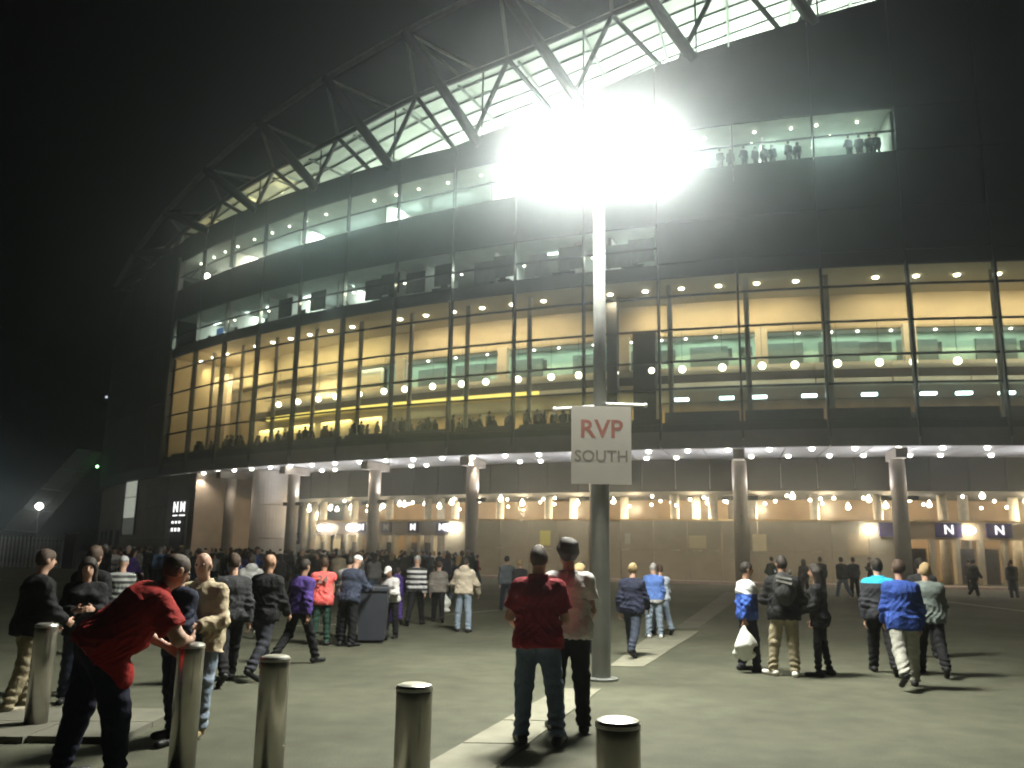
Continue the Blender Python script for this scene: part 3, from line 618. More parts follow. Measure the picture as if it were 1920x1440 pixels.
# ------------------------------------------------------------------ people: one smooth skin per body, clothing as children
def vec(*a): return np.array(a, float)
def rotz(v, d): a = R_(d); c, s = math.cos(a), math.sin(a); return vec(v[0]*c-v[1]*s, v[0]*s+v[1]*c, v[2])
def unit(v): return v/max(1e-9, np.linalg.norm(v))
class Field:
    def __init__(s, lo, hi, h):
        s.h = h; s.o = np.array(lo)-2*h; s.n = (np.ceil((np.array(hi)-s.o)/h)+3).astype(int)
        s.V = np.full(s.n, .1, np.float32)
        s.ax = [s.o[i]+h*np.arange(s.n[i]) for i in range(3)]
    def blk(s, lo, hi, pad):
        a = np.clip(np.floor((lo-pad-s.o)/s.h).astype(int), 0, s.n-1); b = np.clip(np.ceil((hi+pad-s.o)/s.h).astype(int)+1, 1, s.n)
        sl = tuple(slice(a[i], max(b[i], a[i]+1)) for i in range(3))
        return sl, s.ax[0][sl[0]][:, None, None], s.ax[1][sl[1]][None, :, None], s.ax[2][sl[2]][None, None, :]
    def put(s, sl, d, k, sub=False):
        V = s.V[sl]
        if sub:
            s.V[sl] = np.maximum(V, -d); return
        if k > 0:
            hh = np.clip(.5+.5*(V-d)/k, 0, 1); s.V[sl] = V*(1-hh)+d*hh-k*hh*(1-hh)
        else: s.V[sl] = np.minimum(V, d)
    def cap(s, a, b, ra, rb, k=.02, wide=None, kw=1.0, cuts=(), sub=False):
        a, b = np.array(a, float), np.array(b, float); m = max(ra, rb)*max(kw, 1)
        sl, X, Y, Z = s.blk(np.minimum(a, b)-m, np.maximum(a, b)+m, .05)
        ab = b-a; l2 = max(1e-9, ab@ab)
        px, py, pz = X-a[0], Y-a[1], Z-a[2]
        t = np.clip((px*ab[0]+py*ab[1]+pz*ab[2])/l2, 0, 1)
        dx, dy, dz = px-t*ab[0], py-t*ab[1], pz-t*ab[2]
        if wide is not None:
            q = dx*wide[0]+dy*wide[1]+dz*wide[2]; g_ = (1/kw-1)
            dx, dy, dz = dx+g_*q*wide[0], dy+g_*q*wide[1], dz+g_*q*wide[2]
        d = np.sqrt(dx*dx+dy*dy+dz*dz)-(ra+(rb-ra)*t)
        for (c, n) in cuts: d = np.maximum(d, (X-c[0])*n[0]+(Y-c[1])*n[1]+(Z-c[2])*n[2])
        s.put(sl, d, k, sub)
    def ell(s, c, r, F, k=.02, cuts=(), sub=False):
        """ellipsoid, F rows = local axes"""
        m = max(r); c = np.array(c, float); sl, X, Y, Z = s.blk(c-m, c+m, .05)
        x, y, z = X-c[0], Y-c[1], Z-c[2]
        q = [(x*F[i][0]+y*F[i][1]+z*F[i][2])/r[i] for i in range(3)]
        k0 = np.sqrt(q[0]**2+q[1]**2+q[2]**2); d = (k0-1)*min(r)
        for (cc, n) in cuts: d = np.maximum(d, (X-cc[0])*n[0]+(Y-cc[1])*n[1]+(Z-cc[2])*n[2])
        s.put(sl, d, k, sub)
    def near(s):
        I = np.nonzero(np.abs(s.V) < .035); return I, s.ax[0][I[0]].astype(np.float32), s.ax[1][I[1]].astype(np.float32), s.ax[2][I[2]].astype(np.float32)
    def wrinkle(s, amp, seed):
        rg = np.random.RandomState(seed); I, X, Y, Z = s.near(); w = 0
        for i in range(5):
            f = rg.uniform(16, 46); d = rg.normal(size=3); d[2] *= .8; d /= np.linalg.norm(d)
            w = w+np.sin(f*(X*d[0]+Y*d[1]+Z*d[2])+rg.uniform(0, 6)+2.2*np.sin(9*Z+6*X-5*Y+i))
        s.V[I] += (amp*.45*w).astype(np.float32)
    def folds_top(s, J, seed, amp):
        rg = np.random.RandomState(seed+77); k = J['k']; I, X, Y, Z = s.near()
        a, b = J['pel'], J['neck']; t = np.clip((Z-a[2])/max(.15, b[2]-a[2]), -.4, 1.1); cx, cy = a[0]+t*(b[0]-a[0]), a[1]+t*(b[1]-a[1])
        an = np.arctan2((X-cx)/1.4, Y-cy); ph = rg.uniform(0, 6, 4)
        p = 5*an+ph[0]+2.4*np.sin(5*t+ph[1]+an*2)+1.2*np.sin(11*t+ph[2]); r1 = (1-np.abs(np.sin(p)))**1.6
        q = 26*Z/k+9*np.abs(X)+2*np.sin(3*an+ph[3])+1.8*np.sin(7*X+5*Y+ph[2]); r2 = (1-np.abs(np.sin(q)))**1.6*np.exp(-((t-.18)/.28)**2)
        hem = .45+.75*np.clip(1-t, 0, 1.2); w = amp*(1.5*r1*hem+1.3*r2-.5)
        for sd in (-1, 1):
            e = J['elb', sd]; d2 = (X-e[0])**2+(Y-e[1])**2+(Z-e[2])**2
            w = w+amp*1.6*np.exp(-d2/.016)*(np.sin(75*(Z-e[2])+25*(Y-e[1])+12*(X-e[0])+ph[0]))
        s.V[I] -= w.astype(np.float32)
    def folds_leg(s, J, seed, amp):
        rg = np.random.RandomState(seed+33); I, X, Y, Z = s.near(); ph = rg.uniform(0, 6, 6); w = np.zeros(len(X))
        for i, sd in enumerate((-1, 1)):
            for q, (jn, f, sp, am) in enumerate((('knee', 62, .014, 1.3), ('ank', 78, .012, 1.9), ('hip', 48, .022, 1.2))):
                e = J[jn, sd]+vec(0, 0, (0, .07, -.05)[q]); d2 = (X-e[0])**2+(Y-e[1])**2+.7*(Z-e[2])**2
                w = w+amp*am*np.exp(-d2/sp)*np.sin(f*(Z-e[2])+sd*(16+8*q)*(X-e[0])+22*(Y-e[1])+ph[q+3*i]+1.5*np.sin(20*(X-e[0])+ph[q]))
        s.V[I] -= w.astype(np.float32)
    def mesh(s, name, m):
        V = s.V; h = s.h; neg = V < 0
        c8 = [(i, j, k) for i in (0, 1) for j in (0, 1) for k in (0, 1)]
        sh = tuple(x-1 for x in V.shape); cnt = np.zeros(sh, np.int8)
        for i, j, k in c8: cnt += neg[i:sh[0]+i, j:sh[1]+j, k:sh[2]+k]
        act = (cnt > 0) & (cnt < 8); idx = np.argwhere(act); vid = np.full(sh, -1, np.int64); vid[act] = np.arange(len(idx))
        acc = np.zeros((len(idx), 3)); num = np.zeros(len(idx))
        for p in c8:
            for ax in range(3):
                if p[ax]: continue
                q = list(p); q[ax] = 1
                v0 = V[idx[:, 0]+p[0], idx[:, 1]+p[1], idx[:, 2]+p[2]]; v1 = V[idx[:, 0]+q[0], idx[:, 1]+q[1], idx[:, 2]+q[2]]
                cr = (v0 < 0) != (v1 < 0); t = np.where(cr, v0/np.where(cr, v0-v1, 1), 0)
                pos = np.tile(np.array(p, float), (len(idx), 1)); pos[:, ax] += t
                acc[cr] += pos[cr]; num[cr] += 1
        P = s.o+h*(idx+acc/num[:, None])
        F = []
        for ax in range(3):
            b, c = (ax+1) % 3, (ax+2) % 3
            lo = [slice(None)]*3; hi = [slice(None)]*3; lo[ax] = slice(0, -1); hi[ax] = slice(1, None)
            A, B = neg[tuple(lo)], neg[tuple(hi)]; e = np.argwhere(A != B)
            e = e[(e[:, b] > 0) & (e[:, c] > 0) & (e[:, b] < sh[b]) & (e[:, c] < sh[c])]
            if not len(e): continue
            g0 = e.copy(); g0[:, b] -= 1; g0[:, c] -= 1; g1 = e.copy(); g1[:, c] -= 1; g3 = e.copy(); g3[:, b] -= 1
            quad = np.stack([vid[tuple(x.T)] for x in (g0, g1, e, g3)], 1)
            fl = ~A[tuple(e.T)]; quad[fl] = quad[fl][:, ::-1]; F.append(quad)
        F = np.concatenate(F) if F else np.zeros((0, 4), int)
        me = bpy.data.meshes.new(name); me.vertices.add(len(P)); me.vertices.foreach_set('co', P.astype(np.float32).ravel())
        me.loops.add(len(F)*4); me.loops.foreach_set('vertex_index', F.astype(np.int32).ravel())
        me.polygons.add(len(F)); me.polygons.foreach_set('loop_start', np.arange(0, len(F)*4, 4, dtype=np.int32)); me.polygons.foreach_set('loop_total', np.full(len(F), 4, np.int32))
        me.polygons.foreach_set('use_smooth', np.ones(len(F), bool))
        me.update(calc_edges=True); me.validate()
        if m: me.materials.append(m)
        return me

def dirv(sw, ab, side): sw, ab = R_(sw), R_(ab); return vec(side*math.sin(ab), math.sin(sw)*math.cos(ab), -math.cos(sw)*math.cos(ab))
def skeleton(h, p):
    """joints of a figure facing +Y; p holds pose angles in degrees"""
    J = {}; k = h/1.75
    lean, sl, tw = p.get('lean', 3), p.get('side', 0), p.get('twist', 0)
    J['pel'] = vec(0, 0, 0)
    upv = unit(vec(math.sin(R_(sl)), math.sin(R_(lean)), math.cos(R_(lean))))
    rgt = unit(rotz(vec(1, 0, 0), tw)); rgt = unit(rgt-upv*(rgt@upv)); fwd = np.cross(upv, rgt)
    J['up'], J['rgt'], J['fwd'] = upv, rgt, fwd
    J['waist'] = upv*.16*k; J['chest'] = upv*.36*k; J['neck'] = upv*.515*k
    hl = p.get('hlean', lean*.5); hup = unit(vec(0, math.sin(R_(hl)), math.cos(R_(hl))))
    J['head'] = J['neck']+hup*.070*k+fwd*.012
    hr = rotz(rgt, p.get('hyaw', 0)); hr = unit(hr-hup*(hr@hup)); J['HF'] = (hr, np.cross(hup, hr), hup)
    for i, s in enumerate((-1, 1)):
        sw, ab, kn = p.get('leg', ((0, 4, 4), (0, 4, 4)))[i]
        hip = vec(s*.088*k, 0, -.03*k); J['hip', s] = hip
        J['knee', s] = hip+dirv(sw, ab, s)*.425*k; J['ank', s] = J['knee', s]+dirv(sw-kn, ab*.6, s)*.415*k
        J['toe', s] = p.get('toe', (0, 0))[i]; J['tout', s] = p.get('tout', (8, 8))[i]
        sw, ab, el, inn = p.get('arm', ((4, 9, 14, 5), (4, 9, 14, 5)))[i]
        sh = J['neck']-upv*.088*k+rgt*s*.172*k*p.get('shw', 1); J['sh', s] = sh
        J['elb', s] = sh+dirv(sw, ab, s)*.295*k
        J['wri', s] = J['elb', s]+rotz(dirv(sw+el, ab*.4, s), s*inn)*.255*k
    # feet: find the lowest sole and put it on z = 0
    lo = 9
    for s in (-1, 1):
        a = J['ank', s]; f = rotz(vec(0, 1, 0), -s*J['tout', s]); tp = R_(J['toe', s])
        fd = f*math.cos(tp)+vec(0, 0, -math.sin(tp)); J['fd', s] = fd
        heel = a-fd*.06*k-vec(0, 0, .055*k*math.cos(tp)); tip = a+fd*.19*k-vec(0, 0, .055*k*math.cos(tp)*.9)
        J['heel', s], J['tip', s] = heel, tip; lo = min(lo, heel[2]-.03*k, tip[2]-.03*k)
    for q in J:
        if isinstance(q, tuple) and q[0] in ('hip', 'knee', 'ank', 'sh', 'elb', 'wri', 'heel', 'tip') or q in ('pel', 'waist', 'chest', 'neck', 'head'): J[q] = J[q]-vec(0, 0, lo)
    J['k'] = k; return J
def bounds(J, pad=.3):
    P = np.array([J[q] for q in J if (isinstance(q, tuple) and q[0] in ('hip', 'knee', 'ank', 'sh', 'elb', 'wri', 'heel', 'tip')) or q in ('pel', 'waist', 'chest', 'neck', 'head')])
    return P.min(0)-pad, P.max(0)+pad
def torso(F, J, b, o, k_=.05, cuts=(), belly=0):
    k = J['k']; R = J['rgt']; u = J['up']
    F.cap(J['pel'], J['waist'], (.112*b+o)*k, (.104*b+o)*k, k_, R, 1.36, cuts)
    F.cap(J['waist'], J['chest'], (.104*b+o)*k, (.118*b+o)*k, k_, R, 1.33, cuts)
    F.cap(J['chest'], J['neck']-u*.095*k, (.112*b+o)*k, (.060*b+o)*k, k_, R, 1.42, cuts)
    F.cap(J['sh', -1]-u*.015*k, J['sh', 1]-u*.015*k, (.046*b+o*.8)*k, (.046*b+o*.8)*k, k_, None, 1, cuts)
    F.cap(J['neck']-u*.055*k+R*.03*k, J['sh', 1], (.034+o)*k, (.044+o)*k, k_, None, 1, cuts); F.cap(J['neck']-u*.055*k-R*.03*k, J['sh', -1], (.034+o)*k, (.044+o)*k, k_, None, 1, cuts)
    if belly: F.ell(J['waist']+J['fwd']*.06*k*belly, ((.15*b+o)*k, (.11*b+o)*k, .15*k), (R, J['fwd'], u), k_, cuts)
def build_body(J, h, b, hand, curl, fem):
    F = Field(*bounds(J, .28), h); k = J['k']; u = J['up']
    torso(F, J, b, -.022)
    F.cap(J['neck']-u*.06*k, J['head']+J['HF'][2]*.02, .064*k, .056*k, .03)
    r, f, up_ = J['HF']; c = J['head']+up_*.105*k+f*.012; J['hc'] = c
    F.ell(c+up_*.018*k, (.076*k, .096*k, .102*k), J['HF'], .02); F.ell(c+f*.022*k-up_*.05*k, (.058*k, .070*k, .068*k), J['HF'], .03)
    if h < .02:
        F.cap(c+f*.092*k+up_*.012*k, c+f*.112*k-up_*.024*k, .010*k, .016*k, .012)
        for s in (-1, 1):
            F.ell(c+r*s*.079*k-f*.004*k-up_*.008*k, (.013*k, .024*k, .034*k), J['HF'], .008)
            F.ell(c+r*s*.034*k+f*.108*k+up_*.012*k, (.020*k, .016*k, .012*k), J['HF'], 0, sub=True)
        F.cap(c-r*.022*k+f*.088*k-up_*.062*k, c+r*.022*k+f*.088*k-up_*.062*k, .009*k, .009*k, .008)
    for s in (-1, 1):
        F.cap(J['sh', s], J['elb', s], .052*b*k, .038*b*k, .03); F.cap(J['elb', s], J['wri', s], .040*b*k, .026*k, .02)
        F.cap(J['hip', s], J['knee', s], .082*b*k, .052*b*k, .04); F.cap(J['knee', s], J['ank', s], .054*b*k, .036*k, .03)
        F.cap(J['heel', s]+vec(0, 0, .02*k)+J['fd', s]*.03*k, J['tip', s]+vec(0, 0, .005*k)-J['fd', s]*.03*k, .022*k, .018*k, .012)
        # hand: palm, four fingers of different length, thumb off the side of the palm
        d = unit(J['wri', s]-J['elb', s]); n = unit(-s*J['rgt']-d*(-s*J['rgt']@d)); sp = np.cross(d, n)*s
        w = J['wri', s]; F.cap(w+d*.015*k, w+d*.075*k, .018*k, .021*k, .012, sp, 1.9)
        cu = R_(curl)
        for q, (of, ln) in enumerate(((.032, .070), (.011, .080), (-.010, .074), (-.030, .058))):
            a = w+d*.085*k+sp*of*k; d1 = d*math.cos(cu)+n*math.sin(cu); d2 = d*math.cos(2.1*cu)+n*math.sin(2.1*cu)
            m_ = a+d1*ln*.55*k; F.cap(a, m_, .0105*k, .0095*k, .004); F.cap(m_, m_+d2*ln*.5*k, .0095*k, .008*k, .003)
        a = w+d*.03*k+sp*.03*k; m_ = a+unit(d*.7+sp*.75+n*.25)*.045*k; F.cap(a, m_, .0125*k, .011*k, .006); F.cap(m_, m_+unit(d+n*.3+sp*.15)*.032*k, .011*k, .009*k, .004)
    if fem:
        for s in (-1, 1): F.ell(J['chest']+J['fwd']*.10*k+J['rgt']*s*.075*k, (.06*k, .055*k, .06*k), (J['rgt'], J['fwd'], u), .03)
    return F
def build_top(J, h, b, o, sleeve, hem, seed, lo=.018, hood=False, collar=False, fem=False, belly=0, wr=.006):
    F = Field(*bounds(J, .3), h); k = J['k']; u = J['up']; pel = J['pel']
    hemc = pel-u*hem*k; neck_c = J['neck']+u*.012*k
    cuts = [(hemc, -u), (neck_c, u)]
    torso(F, J, b, o, .05, cuts, belly)
    F.cap(pel-u*(hem+.05)*k, J['waist'], (.118*b+o)*k, (.106*b+o)*k, .04, J['rgt'], 1.4, cuts)
    for s in (-1, 1):
        H_, K_ = J['hip', s], J['knee', s]
        F.cap(H_, H_+(K_-H_)*.45, (.089*b+max(lo, .018)+.016)*k, (.082*b+max(lo, .018)+.016)*k, .04, None, 1, cuts)
        F.ell(H_-J['fwd']*.045*k-vec(0, 0, .01), ((.10*b+.026)*k, (.095*b+.028)*k, (.11+.026)*k), (J['rgt'], J['fwd'], u), .04, cuts)
    if fem:
        for s in (-1, 1): F.ell(J['chest']+J['fwd']*.10*k+J['rgt']*s*.075*k, ((.065+o)*k, (.06+o)*k, .065*k), (J['rgt'], J['fwd'], u), .03, cuts)
    for s in (-1, 1):
        S_, E_, W_ = J['sh', s], J['elb', s], J['wri', s]
        if sleeve > 1:
            cw = W_-unit(W_-E_)*.01; F.cap(S_-u*.012*k-J['rgt']*s*.012*k, E_, (.052*b+o*.85)*k, (.045*b+o)*k, .04); F.cap(E_, W_, (.046*b+o)*k, (.030+o*.8)*k, .025, None, 1, [(cw, unit(W_-E_))])
        else:
            e = S_+(E_-S_)*sleeve; F.cap(S_, E_, (.058*b+o)*k, (.058*b+o)*k, .03, None, 1, [(e, unit(E_-S_))])
    F.wrinkle(wr*.45, seed)
    if h < .025: F.folds_top(J, seed, wr)
    if hood:
        F.ell(J['neck']-J['fwd']*.085*k+u*.0*k, (.13*k, .075*k, .10*k), (J['rgt'], J['fwd'], u), .03)
    if collar:
        F.cap(J['neck']-J['rgt']*.045*k-J['fwd']*.02*k+u*.012*k, J['neck']+J['rgt']*.045*k-J['fwd']*.02*k+u*.012*k, .052*k, .052*k, .02, None, 1, [(J['neck']+u*.04*k, u)])
    return F
def build_legs(J, h, b, o, seed, length=1, fem=False, wr=.006):
    lo, hi = bounds(J, .25); hi[2] = J['waist'][2]+.12; F = Field(lo, hi, h); k = J['k']; u = J['up']
    wc = J['pel']+u*.10*k; cuts = [(wc, u)]
    F.cap(J['hip', -1]*.5+J['hip', 1]*.5, J['pel']+u*.12*k, (.105*b+o)*k, (.10*b+o)*k, .04, J['rgt'], 1.42, cuts)
    for s in (-1, 1):
        H, K, A = J['hip', s], J['knee', s], J['ank', s]
        F.cap(H, K, (.088*b+o)*k, (.060*b+o)*k, .045, None, 1, cuts)
        F.ell(H-J['fwd']*.045*k-vec(0, 0, .01), (.10*b*k, .095*b*k, .11*k), (J['rgt'], J['fwd'], u), .04, cuts)
        e = K+(A-K)*length; d = unit(A-K)
        F.cap(K, A+d*.02*k, (.060*b+o)*k, (.046+o*1.2)*k, .03, None, 1, [(e+d*.018*k, d)])
    F.wrinkle(wr*.45, seed)
    if h < .025: F.folds_leg(J, seed, wr)
    return F
def build_shoe(J, h, s):
    k = J['k']; P = np.array([J['heel', s], J['tip', s], J['ank', s]]); F = Field(P.min(0)-.1, P.max(0)+.1, h)
    n = unit(np.cross(np.cross(J['fd', s], vec(0, 0, 1)), J['fd', s])); base = J['heel', s]-n*.028*k
    cuts = [(base, -n)]
    F.cap(J['heel', s]+n*.012*k, J['tip', s]+n*.0*k, .040*k, .036*k, .02, np.cross(J['fd', s], n), 1.15, cuts)
    F.cap(J['heel', s]+n*.02*k+J['fd', s]*.02, J['ank', s]+J['fd', s]*.0, .042*k, .046*k, .03, None, 1, cuts); return F
def build_hair(J, h, style, seed):
    r, f, up_ = J['HF']; k = J['k']; c = J['hc']; lo, hi = c-.26, c+.26
    if style == 'long': lo = lo-vec(.05, .05, .3)
    F = Field(lo, hi, h)
    if style in ('cap', 'beanie'):
        F.ell(c+up_*.03*k, (.088*k, .108*k, .105*k), J['HF'], .01, [(c+up_*.025*k, -up_)])
        if style == 'cap': F.cap(c+up_*.04*k+f*.10*k, c+up_*.025*k+f*.165*k, .012*k, .008*k, .01, r, 5)
        return F
    pl = unit(f*.80-up_*.60)
    cuts = [(c+f*.052*k-up_*.012*k*0, pl)]
    gr = .010 if style == 'short' else (.004 if style == 'buzz' else .02)
    cut2 = [(c-up_*.075*k, -up_)] if style != 'long' else []
    F.ell(c+up_*.020*k-f*.004*k, ((.077+gr)*k, (.097+gr)*k, (.104+gr)*k), J['HF'], .01, cuts+cut2)
    if style == 'fringe': F.V[:] = .1; F.ell(c-up_*.01*k, (.085*k, .104*k, .08*k), J['HF'], .01, [(c+up_*.03*k, up_), (c+f*.02*k, f), (c-up_*.07*k, -up_)])
    if style == 'long':
        F.cap(c-f*.05*k, J['neck']-J['fwd']*.085*k-J['up']*.12*k, .085*k, .055*k, .03, J['rgt'], 1.35)
        for s in (-1, 1): F.cap(c+r*s*.075*k-f*.01*k, J['neck']+J['rgt']*s*.085*k-J['up']*.06*k, .035*k, .03*k, .03)
    if style == 'curly': F.ell(c+up_*.032*k-f*.012*k, (.096*k, .112*k, .106*k), J['HF'], .02, cuts+cut2)
    F.wrinkle(.004 if style != 'curly' else .010, seed+3); return F

SKIN = [mat('skin light', (.50, .31, .23), .55, 0, .06, 8, spec=.3), mat('skin mid', (.36, .21, .14), .55, 0, .06, 8, spec=.3), mat('skin dark', (.14, .08, .055), .55, 0, .06, 8, spec=.3)]
HAIR = {'dark': mat('dark hair', (.018, .013, .010), .6, 0, .3, 60, .4, 160), 'brown': mat('brown hair', (.06, .035, .022), .6, 0, .3, 60, .4, 160), 'grey': mat('grey hair', (.38, .37, .36), .7, 0, .2, 60, .4, 160), 'blond': mat('blond hair', (.36, .26, .13), .65, 0, .2, 60, .4, 160), 'white': mat('white cap', (.75, .75, .73), .7, 0, .05, 10), 'knit': mat('grey knit', (.36, .36, .37), .9, 0, .2, 40, .4, 90), 'red': mat('red knit', (.4, .05, .05), .9, 0, .2, 40)}
def cloth(name, c, rough=.85): return mat('cloth '+name, c, rough, 0, .16, 6, .7, 24, spec=.25)
def banded(name, cols, period=None, edges=None):
    m = bpy.data.materials.new(name); m.use_nodes = True; n = m.node_tree; b = n.nodes['Principled BSDF']; b.inputs['Roughness'].default_value = .85
    tc = n.nodes.new('ShaderNodeTexCoord'); sx = n.nodes.new('ShaderNodeSeparateXYZ'); n.links.new(tc.outputs['Object'], sx.inputs[0])
    mt = n.nodes.new('ShaderNodeMath'); n.links.new(sx.outputs[2], mt.inputs[0])
    if period: mt.operation = 'PINGPONG'; mt.inputs[1].default_value = period; th_ = period*.5
    else: mt.operation = 'ADD'; mt.inputs[1].default_value = 0; th_ = edges
    cp = n.nodes.new('ShaderNodeMath'); cp.operation = 'GREATER_THAN'; cp.inputs[1].default_value = th_; n.links.new(mt.outputs[0], cp.inputs[0])
    mx = n.nodes.new('ShaderNodeMixRGB'); mx.inputs[1].default_value = (*cols[0], 1); mx.inputs[2].default_value = (*cols[1], 1)
    n.links.new(cp.outputs[0], mx.inputs[0]); n.links.new(mx.outputs[0], b.inputs['Base Color']); return m

STAND = {}
def person(label, x, y, yaw, H, pose, top, legs, shoes=(.02, .02, .022), hair=('short', 'dark'), skin=0, h=.013, b=1.0, o=.02, lo=.018, sleeve=2, hem=.06, hood=False, collar=False, fem=False, belly=0, curl=28, group=None, topname='jacket', z=0, extra=None, wr=.007):
    seed = int(abs(x*131+y*17)*10) % 9999; J = skeleton(H, pose)
    F = build_body(J, h if h > .014 else .0095 if h < .0115 else h, b, True, curl, fem)
    body = obj('person', F.mesh('person_body', SKIN[skin]), None, (x*S, y*S, z), (0, 0, R_(yaw)))
    tag(body, label, 'person', group)
    obj(topname, build_top(J, h, b, o, sleeve, hem, seed, lo, hood, collar, fem, belly, wr).mesh(topname, top), body)
    obj('trousers', build_legs(J, h, b, lo, seed+1, wr=wr).mesh('trousers', legs), body)
    SM = cloth('shoe %.2f %.2f' % (shoes[0], shoes[2]), shoes, .5)
    for s in (-1, 1): obj('shoe', build_shoe(J, min(h, .014), s).mesh('shoe', SM), body)
    if hair: obj('hat' if hair[0] in ('cap', 'beanie') else 'hair', build_hair(J, min(h, .011), hair[0], seed).mesh('hair', HAIR[hair[1]]), body)
    if h < .012:
        r, f, up_ = J['HF']; em = mat('eye', (.03, .025, .02), .3)
        for s in (-1, 1):
            c = J['hc']+r*s*.034*J['k']+f*.089*J['k']+up_*.012*J['k']
            obj('eye', MB().ball(tuple(c), .011, 8, 6).mesh('eye', em), body)
    return body, J
def world(body, p): return body.matrix_basis @ Vector(tuple(p))

# ------------------------------------------------------------------ people near the camera
NAVY = cloth('navy', (.018, .022, .045)); BLK = cloth('black', (.012, .012, .014)); CHAR = cloth('charcoal', (.035, .036, .04)); JEAN = cloth('jeans', (.10, .14, .20)); JEAND = cloth('dark jeans', (.025, .032, .055))
JEANL = cloth('light jeans', (.24, .30, .38)); KHAKI = cloth('khaki', (.30, .26, .17)); GREY = cloth('grey', (.22, .22, .22)); LGREY = cloth('light grey', (.42, .42, .42)); RED = cloth('red', (.30, .016, .014)); CRIM = cloth('crimson', (.23, .010, .022))
WH = cloth('white', (.62, .60, .60)); BGE = cloth('beige', (.50, .42, .29)); BLUE = cloth('royal blue', (.03, .07, .30)); PURP = cloth('purple', (.07, .04, .20)); BLUEL = cloth('sky blue', (.20, .33, .60)); PINK = cloth('hi-vis pink', (.95, .16, .15)); GRN = cloth('dark green', (.025, .06, .045)); STONEC = cloth('stone', (.36, .36, .32)); BRN = cloth('brown', (.12, .085, .06))
WALK = dict(leg=((22, 3, 8), (-18, 3, 22)), arm=((-14, 9, 16, 6), (16, 9, 26, 8)), toe=(0, 28))
WALK2 = dict(leg=((-18, 3, 24), (24, 3, 6)), arm=((18, 9, 26, 8), (-16, 9, 14, 6)), toe=(30, 0))
STD = dict(leg=((0, 5, 4), (2, 5, 5)), arm=((2, 9, 14, 6), (5, 9, 20, 8)))
FRONT = dict(leg=((2, 4, 4), (-2, 5, 5)), arm=((18, 12, 80, 35), (12, 14, 85, 40)))
# stooping man in red
bodyR, JR = person('big man in red polo shirt stooping over a steel bollard', -2.86, 6.26, -48, 1.9,
    dict(lean=46, side=10, hlean=22, hyaw=10, leg=((-8, 9, 3), (12, 8, 8)), arm=((-1, 28, 63, 48), (27, 24, 56, 62)), tout=(10, 12)), RED, cloth('midnight jeans', (.012, .014, .035)), hair=('buzz', 'brown'), skin=0, h=.0090, b=1.36, o=.022, sleeve=.72, hem=.10, belly=1, topname='polo_shirt', collar=True, curl=22)
person('grey haired person in dark clothes behind the stooping red man', -2.82, 7.62, 150, 1.66, dict(lean=8, leg=((10, 4, 8), (-6, 5, 6)), arm=FRONT['arm']), NAVY, JEAND, hair=('curly', 'grey'), h=.011, o=.022)
person('bald man in beige jacket walking toward the camera', -2.72, 7.85, 176, 1.68, dict(lean=4, hlean=6, leg=((14, 3, 6), (-10, 3, 14)), arm=((14, 12, 66, 38), (16, 14, 60, 34)), toe=(0, 18)), BGE, JEANL, shoes=(.30, .23, .13), hair=None, skin=0, h=.0105, b=1.08, o=.034, lo=.026, hem=.14, collar=True)
person('man in dark jacket and khaki trousers beside the far bollard', -4.72, 8.75, -40, 1.70, dict(lean=5, leg=((8, 5, 6), (-10, 6, 8)), arm=((10, 10, 40, 20), (12, 12, 50, 25))), BLK, KHAKI, shoes=(.35, .32, .24), hair=('short', 'brown'), h=.0115, b=1.1, o=.034, hem=.12)
person('dark haired woman in dark jacket with pale face turned toward the camera', -4.50, 9.35, 205, 1.60, dict(lean=4, hlean=4, arm=FRONT['arm']), BLK, JEAND, hair=('long', 'dark'), h=.0115, fem=True, o=.028, hem=.12)
person('figure in long black coat standing with legs apart', -4.74, 9.92, -8, 1.74, dict(lean=2, leg=((6, 12, 4), (-6, 12, 6)), arm=STD['arm']), BLK, BLK, hair=('short', 'brown'), h=.0125, o=.036, hem=.24)
person('person in grey and black striped jumper seen from behind', -5.84, 13.2, 12, 1.58, dict(lean=3), banded('grey striped jumper', ((.05, .055, .055), (.34, .36, .34)), .045), BLK, hair=('beanie', 'knit'), h=.0135, o=.026, topname='jumper')
person('man in dark jacket behind the bald man in beige', -3.38, 10.75, 30, 1.70, WALK2, CHAR, BLK, hair=('short', 'brown'), h=.0135, o=.03)
person('bald man in black jacket walking away from the camera', -3.10, 11.2, -22, 1.70, WALK, BLK, cloth('slate trousers', (.035, .038, .05)), hair=None, skin=1, h=.0125, b=1.1, o=.036, hem=.1)
person('person in purple blue jacket beside the bald man in black', -2.98, 12.6, -30, 1.62, WALK2, PURP, BLK, hair=('short', 'dark'), skin=1, h=.014, o=.034)
person('person in light grey hoodie and white trainers', -4.78, 16.2, 25, 1.66, WALK, LGREY, BLK, shoes=(.75, .75, .72), hair=('short', 'dark'), h=.015, o=.034, hood=True)
ste, JS = person('steward in pink hi-vis vest with dark green trousers', -3.20, 15.1, 8, 1.58, dict(lean=2, arm=((4, 8, 20, 10), (6, 8, 60, 30))), PINK, GRN, hair=('short', 'brown'), h=.014, o=.036, sleeve=.25, hem=.13, topname='hi_vis_vest', skin=1)
pb = JS['chest']-JS['fwd']*.185; obj('lettering', text_mesh('24', .20, mat('grey print', (.35, .22, .2), .7), .004), ste, tuple(pb), (R_(88), 0, 0))
person('person in pale grey top beside the steward', -3.02, 16.4, -20, 1.62, STD, LGREY, BLK, hair=('short', 'dark'), h=.016, o=.03)
